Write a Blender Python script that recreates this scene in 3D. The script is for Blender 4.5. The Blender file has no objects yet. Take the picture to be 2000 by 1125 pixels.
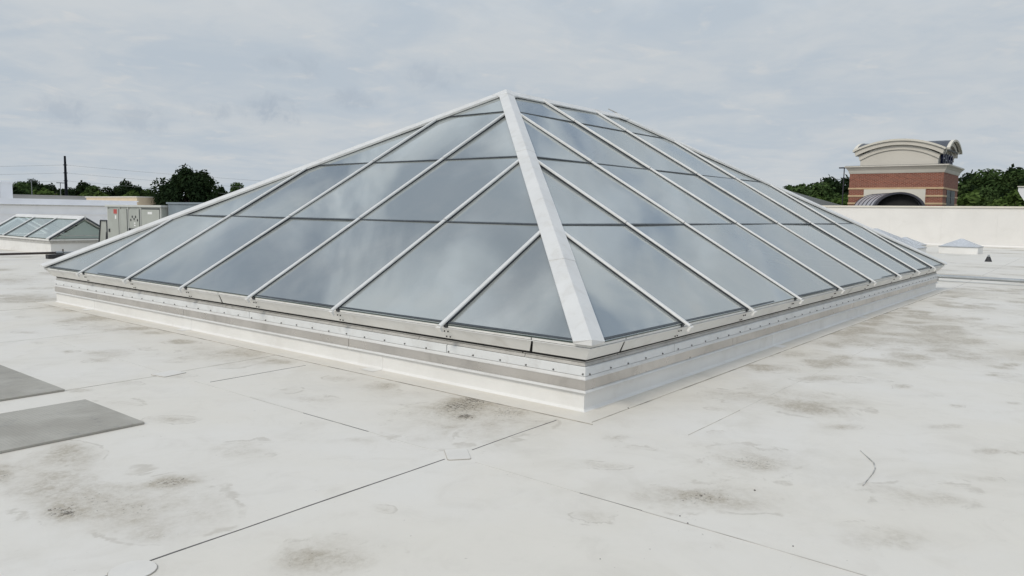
import bpy, bmesh, math, random
import numpy as np
from mathutils import Matrix, Vector
R_ = math.radians
scn = bpy.context.scene
col = scn.collection
# ------------------------------------------------------------------ camera
CAM = (-4.9162, -3.1758, 1.5829)
cam = bpy.data.objects.new('camera', bpy.data.cameras.new('camera')); col.objects.link(cam)
cam.data.sensor_width = 36.0; cam.data.lens = 26.753; cam.data.clip_start = 0.05; cam.data.clip_end = 6000
rx, up, fw = (0.6281, -0.77798, 0.01544), (0.06628, 0.07326, 0.99511), (0.77531, 0.624, -0.09758)
cam.matrix_world = Matrix(((rx[0], up[0], -fw[0], CAM[0]), (rx[1], up[1], -fw[1], CAM[1]), (rx[2], up[2], -fw[2], CAM[2]), (0, 0, 0, 1)))
scn.camera = cam
# ------------------------------------------------------------------ light
SUN_EL, SUN_AZ = R_(42), math.atan2(-0.85, 0.0)          # azimuth from +Y towards +X
sd = Vector((math.sin(SUN_AZ)*math.cos(SUN_EL), math.cos(SUN_AZ)*math.cos(SUN_EL), math.sin(SUN_EL)))
sun = bpy.data.objects.new('sun', bpy.data.lights.new('sun', 'SUN')); col.objects.link(sun)
sun.data.energy = 1.35; sun.data.angle = R_(16); sun.data.color = (1.0, 0.93, 0.82)
sun.rotation_euler = sd.to_track_quat('Z', 'Y').to_euler()
scn.view_settings.view_transform = 'Standard'; scn.view_settings.look = 'None'
scn.view_settings.exposure = 0.11; scn.view_settings.gamma = 1.0; scn.view_settings.use_curve_mapping = False

class NT:
    """short hand for node trees"""
    def __init__(s, tree): s.t = tree; s.n = tree.nodes; s.l = tree.links
    def new(s, typ, **kw):
        nd = s.n.new(typ)
        for k, v in kw.items():
            if k.startswith('i_'): nd.inputs[int(k[2:]) if k[2:].isdigit() else k[2:].replace('_', ' ')].default_value = v
            else: setattr(nd, k, v)
        return nd
    def link(s, a, b): s.l.new(a, b)
    def math(s, op, a, b=None, clamp=False):
        nd = s.n.new('ShaderNodeMath'); nd.operation = op; nd.use_clamp = clamp
        for i, v in enumerate((a, b)):
            if v is None: continue
            if isinstance(v, (int, float)): nd.inputs[i].default_value = v
            else: s.l.new(v, nd.inputs[i])
        return nd.outputs[0]
    def vmath(s, op, a, b=None):
        nd = s.n.new('ShaderNodeVectorMath'); nd.operation = op
        for i, v in enumerate((a, b)):
            if v is None: continue
            if isinstance(v, (tuple, list)): nd.inputs[i].default_value = v
            else: s.l.new(v, nd.inputs[i])
        return nd.outputs['Value'] if op in ('LENGTH', 'DOT_PRODUCT') else nd.outputs[0]
    def noise(s, vec, scale, detail=3, rough=.5, dist=0.0, out=0):
        nd = s.n.new('ShaderNodeTexNoise'); nd.inputs['Scale'].default_value = scale; nd.inputs['Detail'].default_value = detail
        nd.inputs['Roughness'].default_value = rough; nd.inputs['Distortion'].default_value = dist
        if vec is not None: s.l.new(vec, nd.inputs['Vector'])
        return nd.outputs[out]
    def rng(s, v, a, b, c=0.0, d=1.0, smooth=True):
        nd = s.n.new('ShaderNodeMapRange'); nd.interpolation_type = 'SMOOTHSTEP' if smooth else 'LINEAR'
        s.l.new(v, nd.inputs[0])
        for i, x in enumerate((a, b, c, d)): nd.inputs[i+1].default_value = x
        return nd.outputs[0]
    def mix(s, f, a, b, blend='MIX'):
        nd = s.n.new('ShaderNodeMix'); nd.data_type = 'RGBA'; nd.blend_type = blend
        if isinstance(f, (int, float)): nd.inputs[0].default_value = f
        else: s.l.new(f, nd.inputs[0])
        for i, v in ((6, a), (7, b)):
            if isinstance(v, (tuple, list)): nd.inputs[i].default_value = (*v[:3], 1)
            else: s.l.new(v, nd.inputs[i])
        return nd.outputs[2]

w = bpy.data.worlds.new('World'); scn.world = w; w.use_nodes = True
T = NT(w.node_tree); T.n.clear()
sky = T.new('ShaderNodeTexSky', sky_type='NISHITA', sun_disc=False, sun_elevation=SUN_EL, sun_rotation=SUN_AZ)
sky.air_density = 1.0; sky.dust_density = 1.5
gd = T.new('ShaderNodeTexCoord').outputs['Generated']
gd = T.vmath('NORMALIZE', gd)
sp = T.new('ShaderNodeSeparateXYZ'); T.link(gd, sp.inputs[0])
zz = T.math('ADD', T.math('MAXIMUM', sp.outputs[2], 0.0), 0.13)
pl = T.new('ShaderNodeCombineXYZ'); T.link(T.math('DIVIDE', sp.outputs[0], zz), pl.inputs[0]); T.link(T.math('DIVIDE', sp.outputs[1], zz), pl.inputs[1])
pv = pl.outputs[0]
n1 = T.noise(pv, 1.3, 7, .55, .6)                                   # broad cloud deck
n2 = T.noise(T.vmath('ADD', pv, (7.3, 2.1, 0)), 3.6, 8, .6, .9)       # ripples
n3 = T.noise(gd, 6.0, 5, .55, .3)
body = T.math('ADD', T.math('MULTIPLY', n1, .70), T.math('MULTIPLY', n2, .30))
f1 = T.rng(body, .36, .66)
cl = T.mix(f1, (4.40, 4.98, 5.58), (5.30, 5.62, 5.88))
warm = T.rng(T.noise(T.vmath('ADD', pv, (1.7, 5.2, 0)), 4.6, 6, .55, .5), .56, .72)
cl = T.mix(T.math('MULTIPLY', warm, .30), cl, (6.6, 6.4, 6.1))
# dark low puffs
puffs = [((.5511, .8256, .1212), 16, 1.0), ((.6963, .6982, .1665), 15, .6), ((.6286, .7653, .1382), 20, .7), ((.358, .9276, .1066), 15, .7),
         ((.4263, .8988, .1024), 17, .6), ((.4943, .8616, .1155), 24, .7), ((.5669, .8051, .1747), 16, .5)]
acc = None
wob = T.vmath('MULTIPLY', T.vmath('SUBTRACT', T.noise(gd, 26, 6, .68, .4, 1), (.5, .5, .5)), (.055, .055, .040))
gw = T.vmath('ADD', gd, wob)
for d, sc, st in puffs:
    ln = T.vmath('LENGTH', T.vmath('MULTIPLY', T.vmath('SUBTRACT', gw, d), (sc*1.5, sc*1.5, sc*3.2)))
    m = T.rng(ln, .35, 1.15, st, 0)
    acc = m if acc is None else T.math('MAXIMUM', acc, m)
cl = T.mix(T.math('MULTIPLY', T.math('MULTIPLY', acc, T.rng(T.noise(gd, 34, 6, .65, .5), .36, .58, .25, 1.0)), .85), cl, (3.75, 4.3, 4.95))
# gaps of blue, mostly high up
gap = T.rng(T.noise(T.vmath('ADD', pv, (3.1, 9.4, 0)), 3.4, 5, .5, .5), .42, .66)
hi = T.rng(sp.outputs[2], .22, .50)
cov = T.math('MULTIPLY', T.math('MULTIPLY', gap, hi), .92)
lum = T.rng(sp.outputs[2], .16, .85, 1.0, 1.75)
lc = T.new('ShaderNodeCombineXYZ')
for i_ in range(3): T.link(lum, lc.inputs[i_])
patchy = T.rng(T.noise(T.vmath('ADD', pv, (5.5, 1.2, 0)), 5.0, 5, .55, .7), .38, .66, .87, 1.12)
pc = T.new('ShaderNodeCombineXYZ'); pm = T.math('ADD', T.math('MULTIPLY', T.math('SUBTRACT', patchy, 1.0), T.rng(sp.outputs[2], .2, .45)), 1.0)
for i_ in range(3): T.link(pm, pc.inputs[i_])
cl = T.vmath('MULTIPLY', T.vmath('MULTIPLY', cl, lc.outputs[0]), pc.outputs[0])
fin = T.mix(cov, cl, T.vmath('MULTIPLY', sky.outputs[0], (.80, .92, 1.0)))
bg = T.new('ShaderNodeBackground'); bg.inputs[1].default_value = 0.1
T.link(fin, bg.inputs[0])
wo = T.new('ShaderNodeOutputWorld'); T.link(bg.outputs[0], wo.inputs[0])

# ------------------------------------------------------------------ helpers
def tag(o, label=None, cat=None, group=None, kind=None):
    if label: o['label'] = label
    if cat: o['category'] = cat
    if group: o['group'] = group
    if kind: o['kind'] = kind
    return o
def empty(name, loc=(0, 0, 0), rz=0.0):
    o = bpy.data.objects.new(name, None); col.objects.link(o); o.location = loc; o.rotation_euler.z = rz
    o.empty_display_size = .2
    return o
def link(name, me, parent=None):
    o = bpy.data.objects.new(name, me); col.objects.link(o)
    if parent: o.parent = parent
    return o
def copy_tree(o, parent=None):
    c = o.copy(); col.objects.link(c); c.parent = parent
    for ch in list(o.children): copy_tree(ch, c)
    return c
class MB:
    def __init__(s): s.v = []; s.f = []; s.m = []
    def add(s, vs, fs, mi=0):
        b = len(s.v); s.v += [tuple(p) for p in vs]
        for f in fs: s.f.append(tuple(i+b for i in f)); s.m.append(mi)
        return s
    def box(s, x0, x1, y0, y1, z0, z1, mi=0):
        return s.add([(x0,y0,z0),(x1,y0,z0),(x1,y1,z0),(x0,y1,z0),(x0,y0,z1),(x1,y0,z1),(x1,y1,z1),(x0,y1,z1)],
                     [(3,2,1,0),(4,5,6,7),(0,1,5,4),(1,2,6,5),(2,3,7,6),(3,0,4,7)], mi)
    def prism(s, a, b, mi=0):
        n = len(a)
        return s.add(list(a)+list(b), [tuple(range(n))[::-1], tuple(range(n, 2*n))]+[(i, (i+1) % n, n+(i+1) % n, n+i) for i in range(n)], mi)
    def tube(s, p0, p1, r0, r1=None, n=10, mi=0):
        r1 = r0 if r1 is None else r1
        p0 = Vector(p0); p1 = Vector(p1); d = (p1-p0).normalized()
        a = d.orthogonal().normalized(); b = d.cross(a)
        A = [p0+(a*math.cos(2*math.pi*i/n)+b*math.sin(2*math.pi*i/n))*r0 for i in range(n)]
        B = [p1+(a*math.cos(2*math.pi*i/n)+b*math.sin(2*math.pi*i/n))*r1 for i in range(n)]
        return s.prism(A, B, mi)
    def build(s, name, mat, parent=None, smooth=False, recalc=True, bevel=0):
        me = bpy.data.meshes.new(name); me.from_pydata(s.v, [], s.f)
        for m in (mat if isinstance(mat, (list, tuple)) else [mat]): me.materials.append(m)
        for p, i in zip(me.polygons, s.m): p.material_index = i
        if recalc or bevel:
            bm = bmesh.new(); bm.from_mesh(me)
            bmesh.ops.recalc_face_normals(bm, faces=bm.faces)
            if bevel:
                bmesh.ops.bevel(bm, geom=[e for e in bm.edges if len(e.link_faces) == 2 and e.calc_face_angle(0) > .5], offset=bevel, segments=2, profile=.6, affect='EDGES', clamp_overlap=True)
            bm.to_mesh(me); bm.free()
        if smooth:
            for p in me.polygons: p.use_smooth = True
        me.update()
        return link(name, me, parent)
def box(name, mat, parent, *a, bevel=0): return MB().box(*a).build(name, mat, parent, bevel=bevel)

# ------------------------------------------------------------------ materials
def material(name):
    m = bpy.data.materials.new(name); m.use_nodes = True; t = NT(m.node_tree); t.n.clear()
    o = t.new('ShaderNodeOutputMaterial'); return m, t, o
def plain(name, colr, rough=.5, metal=0.0, var=.06, scale=3.0, bump=0.0, bscale=40.0, dirt=None, dirtamt=0.0, spec=.5):
    m, t, o = material(name)
    b = t.new('ShaderNodeBsdfPrincipled'); t.link(b.outputs[0], o.inputs[0])
    tc = t.new('ShaderNodeNewGeometry').outputs['Position']
    n = t.noise(tc, scale, 5, .6, .3)
    c = t.mix(t.rng(n, .3, .7), tuple(x*(1-var) for x in colr), tuple(min(1, x*(1+var)) for x in colr))
    if dirt:
        dn = t.rng(t.noise(tc, scale*2.3, 6, .65, .5), .48, .75)
        c = t.mix(t.math('MULTIPLY', dn, dirtamt), c, dirt)
    t.link(c, b.inputs['Base Color'])
    b.inputs['Metallic'].default_value = metal; b.inputs['Specular IOR Level'].default_value = spec
    t.link(t.rng(t.noise(tc, scale*4, 3), .2, .8, max(0, rough-.08), min(1, rough+.08)), b.inputs['Roughness'])
    if bump:
        bp = t.new('ShaderNodeBump'); bp.inputs['Strength'].default_value = bump; bp.inputs['Distance'].default_value = .02
        t.link(t.noise(tc, bscale, 4), bp.inputs['Height']); t.link(bp.outputs[0], b.inputs['Normal'])
    return m
M = {}
M['cap'] = plain('white_painted_aluminium', (.665, .66, .645), .42, 0, .04, 2.0, dirt=(.46, .43, .38), dirtamt=.35)
M['trim'] = plain('white_trim_paint', (.72, .71, .68), .45, 0, .05, 3.0, dirt=(.45, .41, .35), dirtamt=.45)
M['fascia'] = plain('off_white_fascia_paint', (.76, .75, .72), .5, 0, .05, 2.0, dirt=(.48, .44, .38), dirtamt=.3)
M['ledge'] = plain('dull_grey_flashing', (.50, .485, .455), .5, .2, .10, 4.0, dirt=(.22, .2, .17), dirtamt=.5)
M['bar'] = plain('white_termination_bar', (.70, .71, .71), .4, 0, .04, 3.0, dirt=(.45, .43, .4), dirtamt=.3)
M['steel'] = plain('brushed_steel_band', (.58, .55, .515), .33, .7, .10, 1.6, dirt=(.35, .33, .3), dirtamt=.4)
M['gasket'] = plain('black_rubber_gasket', (.020, .024, .030), .45, 0, .1, 9)
M['joint'] = plain('dark_silicone_joint', (.045, .052, .058), .5, 0, .2, 9)
M['void'] = plain('shade_and_bolt_black', (.018, .017, .016), .8, 0, .2, 9)  # black for the painted gap and canopy shade, and for the bolts
M['screw'] = plain('weathered_screw_head', (.17, .165, .16), .5, .5, .2, 20)
M['membrane_wall'] = plain('white_membrane_wall', (.77, .76, .735), .5, 0, .04, 1.3, bump=.15, bscale=3.0, dirt=(.5, .46, .4), dirtamt=.22)
M['parapet'] = plain('white_parapet_membrane', (.74, .72, .69), .55, 0, .04, .45, bump=.1, bscale=2, dirt=(.6, .57, .52), dirtamt=.2)
M['interior'] = plain('pale_interior_plaster', (.62, .62, .60), .8, 0, .05, 1)
M['intfloor'] = plain('grey_interior_floor', (.25, .25, .25), .6, 0, .1, 1)
M['batten'] = plain('tan_timber', (.78, .50, .30), .6, 0, .1, 5)
M['seam_dark'] = plain('dark_seam_sealant', (.10, .095, .09), .7, 0, .5, 7)
M['seam_light'] = plain('faded_seam_sealant', (.57, .54, .49), .7, 0, .18, 5)
M['seam_mid'] = plain('lap_dirt_and_contact_shade', (.36, .33, .28), .7, 0, .45, 3)
M['patch'] = plain('clean_white_patch', (.70, .67, .62), .45, 0, .03, 5)
M['black'] = plain('black_rubber', (.03, .03, .032), .7, 0, .2, 9)
M['pipe'] = plain('brown_black_pipe', (.06, .045, .04), .5, .2, .2, 3)
M['galv'] = plain('galvanised_conduit', (.40, .42, .43), .4, .5, .1, 3)
M['unit'] = plain('grey_green_cabinet_paint', (.37, .385, .35), .45, 0, .05, 1.2, dirt=(.25, .25, .22), dirtamt=.3)
M['unit_edge'] = plain('pale_cabinet_edge', (.52, .53, .50), .45, 0, .05, 2)
M['unit_blue'] = plain('slate_grey_cabinet_paint', (.20, .24, .27), .5, 0, .08, 1.5)
M['dark'] = plain('dark_louvre', (.03, .035, .04), .6, 0, .2, 5)
M['red'] = plain('red_sticker', (.42, .06, .05), .5, 0, .2, 20)
M['sticker'] = plain('white_sticker', (.75, .75, .74), .5, 0, .05, 20)
M['tan'] = plain('tan_stucco', (.62, .50, .35), .8, 0, .06, .6)
M['cream'] = plain('cream_stucco', (.64, .60, .53), .75, 0, .04, .5)
M['cream_pale'] = plain('cream_moulding', (.68, .64, .56), .7, 0, .04, .5)  # slightly paler cream for arch trim, white panel and copings
M['stone'] = plain('buff_stone_band', (.58, .42, .26), .8, 0, .08, 2)
M['slate'] = plain('dark_metal_roof', (.055, .06, .075), .4, .3, .15, 1)
M['barrel'] = plain('weathered_bronze_metal_roof', (.50, .49, .52), .35, .2, .08, .8)
M['rib'] = plain('dark_bronze_rib', (.06, .06, .075), .4, .3, .1, 2)
M['navy'] = plain('navy_letter', (.012, .018, .06), .35, 0, .1, 5)
M['greenglass'] = plain('dark_green_window', (.012, .028, .024), .35, 0, .2, 1, spec=.2)
M['shingle'] = plain('grey_shingle_roof', (.11, .115, .11), .85, 0, .2, 4)
M['farwhite'] = plain('white_painted_block', (.82, .82, .83), .7, 0, .04, .5)
M['fargrey'] = plain('grey_concrete', (.36, .35, .33), .8, 0, .1, .2)
M['wood_pole'] = plain('dark_steel_pole', (.014, .016, .022), .8, 0, .2, 2, spec=.1)
M['wire'] = plain('grey_cable', (.25, .26, .27), .6, 0, .1, 1)
M['bark'] = plain('bark', (.10, .075, .055), .9, 0, .3, 3, bump=.5, bscale=8)
M['ground'] = plain('grass_and_lots', (.09, .11, .06), .95, 0, .5, .02)
M['pebble'] = plain('dark_pebble', (.06, .055, .05), .8, 0, .3, 30)
M['strap'] = plain('dark_strap', (.42, .41, .39), .6, 0, .5, 12)
M['dome'] = plain('milky_acrylic', (.47, .49, .52), .25, 0, .06, 1.5)

def glass(name, body, trans, ior, tint, rough=.015):
    m, t, o = material(name)
    pos = t.new('ShaderNodeNewGeometry').outputs['Position']
    oi = t.new('ShaderNodeObjectInfo').outputs['Random']
    dif = t.new('ShaderNodeBsdfDiffuse')
    c = t.mix(oi, tuple(x*.87 for x in body), tuple(x*1.13 for x in body))
    dust = t.rng(t.noise(pos, 1.1, 6, .6, .6), .42, .75)
    c = t.mix(t.math('MULTIPLY', dust, .30), c, (.50, .49, .45))
    t.link(c, dif.inputs[0])
    tr = t.new('ShaderNodeBsdfTransparent'); tr.inputs[0].default_value = (*tint, 1)
    mx = t.new('ShaderNodeMixShader'); mx.inputs[0].default_value = trans
    t.link(dif.outputs[0], mx.inputs[1]); t.link(tr.outputs[0], mx.inputs[2])
    gl = t.new('ShaderNodeBsdfGlossy'); gl.inputs['Roughness'].default_value = rough; gl.inputs[0].default_value = (.96, .985, 1, 1)
    bp = t.new('ShaderNodeBump'); bp.inputs['Strength'].default_value = .025; bp.inputs['Distance'].default_value = .02
    t.link(t.noise(pos, 1.1, 1), bp.inputs['Height']); t.link(bp.outputs[0], gl.inputs['Normal'])
    fr = t.new('ShaderNodeFresnel'); fr.inputs[0].default_value = ior
    m2 = t.new('ShaderNodeMixShader'); t.link(fr.outputs[0], m2.inputs[0]); t.link(mx.outputs[0], m2.inputs[1]); t.link(gl.outputs[0], m2.inputs[2])
    t.link(m2.outputs[0], o.inputs[0]); return m
def clear(name, tint):
    m, t, o = material(name); tr = t.new('ShaderNodeBsdfTransparent'); tr.inputs[0].default_value = (*tint, 1); t.link(tr.outputs[0], o.inputs[0]); return m
M['glass'] = glass('coated_skylight_glass', (.345, .372, .360), .22, 3.0, (.80, .90, .92))
M['glass_in'] = clear('glass_underside', (.95, .98, .97))
M['glass_clear'] = glass('clear_greenish_glass', (.46, .54, .52), .50, 1.8, (.88, .97, .92))
M['glass_gable'] = glass('pale_green_gable_glass', (.50, .58, .53), .30, 1.6, (.88, .97, .92))
M['glass_edge'] = plain('glass_edge', (.05, .08, .07), .2)

def roof_material():
    m, t, o = material('weathered_white_membrane')
    b = t.new('ShaderNodeBsdfPrincipled'); t.link(b.outputs[0], o.inputs[0])
    pos = t.new('ShaderNodeNewGeometry').outputs['Position']
    oi = t.new('ShaderNodeObjectInfo').outputs['Random']
    dirt = t.new('ShaderNodeAttribute', attribute_name='dirt').outputs['Fac']
    grit = t.new('ShaderNodeAttribute', attribute_name='grit').outputs['Fac']
    c = t.mix(t.rng(t.noise(pos, .55, 5, .6, .4), .35, .68), (.698, .660, .592), (.712, .682, .632))
    c = t.mix(t.math('MULTIPLY', t.rng(t.noise(pos, 2.6, 7, .68, .8), .48, .72), .30), c, (.55, .51, .45))
    c = t.mix(t.math('MULTIPLY', t.rng(t.noise(t.vmath('ADD', pos, (4.4, 8.1, 0)), .75, 6, .66, 1.2), .50, .74), .42), c, (.56, .525, .455))
    c = t.mix(t.math('MULTIPLY', oi, .03), c, (.62, .61, .59))
    # soft brown dirt in the low spots, broken up by noise, with a harder rim
    nd = t.noise(pos, 7.0, 6, .7, .6)
    nb = t.noise(pos, 2.7, 5, .62, .9)
    ed = t.math('ADD', dirt, t.math('MULTIPLY', t.math('SUBTRACT', nb, .5), t.rng(dirt, .0, .25, 0, .95)))
    df = t.math('MULTIPLY', t.rng(ed, .06, .85), t.rng(nd, .28, .72, .55, 1.3), clamp=True)
    df = t.math('MULTIPLY', df, t.rng(t.noise(pos, 26, 7, .78, .3), .32, .68, .45, 1.5), clamp=True)
    c = t.mix(t.math('MULTIPLY', df, .85), c, (.37, .325, .255))
    rim = t.math('MULTIPLY', t.rng(ed, .10, .13), t.rng(ed, .14, .20, 1, 0))
    rim = t.math('MULTIPLY', rim, t.rng(t.noise(pos, 3.1, 4, .6), .50, .60))
    c = t.mix(t.math('MULTIPLY', rim, .40), c, (.38, .34, .28))
    film = t.new('ShaderNodeAttribute', attribute_name='film').outputs['Fac']
    fl_ = t.math('MULTIPLY', film, t.rng(t.noise(pos, 1.5, 7, .68, 1.0), .34, .66, .15, 1.1), clamp=True)
    c = t.mix(t.math('MULTIPLY', t.math('MULTIPLY', fl_, t.rng(t.noise(pos, 18, 7, .78, .3), .30, .70, .55, 1.4)), .78), c, (.47, .42, .345))
    # grit: dark crumbs
    g1 = t.noise(pos, 42, 4, .75, .4)
    th = t.rng(grit, 0, 1.1, .68, .43, smooth=False)
    gm = t.math('MULTIPLY', t.math('SUBTRACT', g1, th), 14, clamp=True)
    gm = t.math('MULTIPLY', gm, t.rng(grit, .03, .25))
    c = t.mix(t.math('MULTIPLY', gm, .85), c, (.075, .062, .045))
    # sparse specks everywhere
    s1 = t.math('MULTIPLY', t.rng(t.noise(pos, 28, 2, .5), .74, .79), .5)
    c = t.mix(s1, c, (.35, .32, .28))
    t.link(c, b.inputs['Base Color'])
    t.link(t.rng(nd, .2, .8, .48, .66), b.inputs['Roughness']); b.inputs['Specular IOR Level'].default_value = .35
    bp = t.new('ShaderNodeBump'); bp.inputs['Strength'].default_value = .34; bp.inputs['Distance'].default_value = .03
    hgt = t.math('ADD', t.noise(pos, 2.2, 3), t.math('MULTIPLY', t.noise(pos, 90, 3), .05))
    hgt = t.math('ADD', hgt, t.math('MULTIPLY', gm, .12))
    t.link(hgt, bp.inputs['Height']); t.link(bp.outputs[0], b.inputs['Normal'])
    return m
M['roof'] = roof_material()

def pad_material():
    m, t, o = material('grey_walkway_pad')
    b = t.new('ShaderNodeBsdfPrincipled'); t.link(b.outputs[0], o.inputs[0]); b.inputs['Roughness'].default_value = .7
    pos = t.new('ShaderNodeNewGeometry').outputs['Position']
    sp = t.new('ShaderNodeSeparateXYZ'); t.link(pos, sp.inputs[0])
    u = t.math('ADD', sp.outputs[0], t.math('MULTIPLY', t.noise(pos, 4, 3), .01))
    rib = t.math('SINE', t.math('MULTIPLY', u, 260.0))
    c = t.mix(t.rng(t.noise(pos, 2.0, 5, .6, .4), .35, .7), (.33, .31, .27), (.42, .40, .355))
    c = t.mix(t.math('MULTIPLY', t.rng(rib, -.2, .9), .07), c, (.22, .215, .20))
    c = t.mix(t.math('MULTIPLY', t.rng(t.noise(pos, 3.3, 8, .75, .5), .52, .70), .50), c, (.17, .17, .165))
    t.link(c, b.inputs['Base Color'])
    bp = t.new('ShaderNodeBump'); bp.inputs['Strength'].default_value = .15; bp.inputs['Distance'].default_value = .004
    t.link(rib, bp.inputs['Height']); t.link(bp.outputs[0], b.inputs['Normal']); return m
M['pad'] = pad_material()

def brick_material():
    m, t, o = material('red_brickwork')
    b = t.new('ShaderNodeBsdfPrincipled'); t.link(b.outputs[0], o.inputs[0]); b.inputs['Roughness'].default_value = .85
    pos = t.new('ShaderNodeNewGeometry').outputs['Position']
    sp = t.new('ShaderNodeSeparateXYZ'); t.link(pos, sp.inputs[0])
    cb = t.new('ShaderNodeCombineXYZ'); t.link(t.math('ADD', sp.outputs[0], sp.outputs[1]), cb.inputs[0]); t.link(sp.outputs[2], cb.inputs[1])
    br = t.new('ShaderNodeTexBrick'); t.link(cb.outputs[0], br.inputs['Vector']); br.inputs['Scale'].default_value = 1.0
    br.inputs['Brick Width'].default_value = .30; br.inputs['Row Height'].default_value = .10; br.inputs['Mortar Size'].default_value = .013
    br.inputs['Color1'].default_value = (.20, .055, .035, 1); br.inputs['Color2'].default_value = (.30, .095, .057, 1); br.inputs['Mortar'].default_value = (.36, .25, .19, 1)
    dk = t.rng(t.noise(pos, 9, 2), .60, .68)
    c = t.mix(t.math('MULTIPLY', dk, .6), br.outputs[0], (.09, .04, .035))
    t.link(c, b.inputs['Base Color'])
    bp = t.new('ShaderNodeBump'); bp.inputs['Strength'].default_value = .6; bp.inputs['Distance'].default_value = .01; bp.invert = True
    t.link(br.outputs[1], bp.inputs['Height']); t.link(bp.outputs[0], b.inputs['Normal']); return m
M['brick'] = brick_material()

def leaf_material(name, dark, light):
    m, t, o = material(name)
    pos = t.new('ShaderNodeNewGeometry').outputs['Position']
    ri = t.new('ShaderNodeNewGeometry').outputs['Random Per Island']
    oi = t.new('ShaderNodeObjectInfo').outputs['Random']
    f = t.math('ADD', t.math('MULTIPLY', ri, .55), t.math('MULTIPLY', t.rng(t.noise(pos, .35, 4), .35, .65), .45))
    c = t.mix(f, dark, light)
    c = t.mix(t.math('MULTIPLY', oi, .3), c, tuple(x*.6 for x in dark))
    d = t.new('ShaderNodeBsdfDiffuse'); t.link(c, d.inputs[0])
    tl = t.new('ShaderNodeBsdfTranslucent'); t.link(t.mix(.4, c, (.10, .14, .03)), tl.inputs[0])
    mx = t.new('ShaderNodeMixShader'); mx.inputs[0].default_value = .22
    t.link(d.outputs[0], mx.inputs[1]); t.link(tl.outputs[0], mx.inputs[2]); t.link(mx.outputs[0], o.inputs[0]); return m
M['leaf_dark'] = leaf_material('dark_evergreen_leaf', (.010, .018, .010), (.030, .050, .022))
M['leaf_mid'] = leaf_material('mid_green_leaf', (.030, .056, .020), (.100, .150, .055))
M['leaf_light'] = leaf_material('light_green_leaf', (.045, .080, .020), (.14, .20, .06))

# ------------------------------------------------------------------ the roof
S = 1.524
LX, LY, HE, HR = 14.578, 10.668, 0.6015, 3.633
HX, HY = 3.5*1.0137*S, LY/2                       # run of the hip ends and of the long sides
HOLE = (.17, LX-.17, .17, LY-.17)
RX0, RX1, RY0, RY1 = -16.0, 49.3, -22.0, 60.0
def frame_slab(name, mat, x0, x1, y0, y1, hole, z0, z1, parent=None):
    a, b, c, d = hole; m = MB()
    for r in ((x0, a, y0, y1), (b, x1, y0, y1), (a, b, y0, c), (a, b, d, y1)): m.box(*r, z0, z1)
    return m.build(name, mat, parent)
roof = frame_slab('roof', M['parapet'], RX0, RX1, RY0, RY1, HOLE, -.35, -.012); tag(roof, kind='structure')

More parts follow.
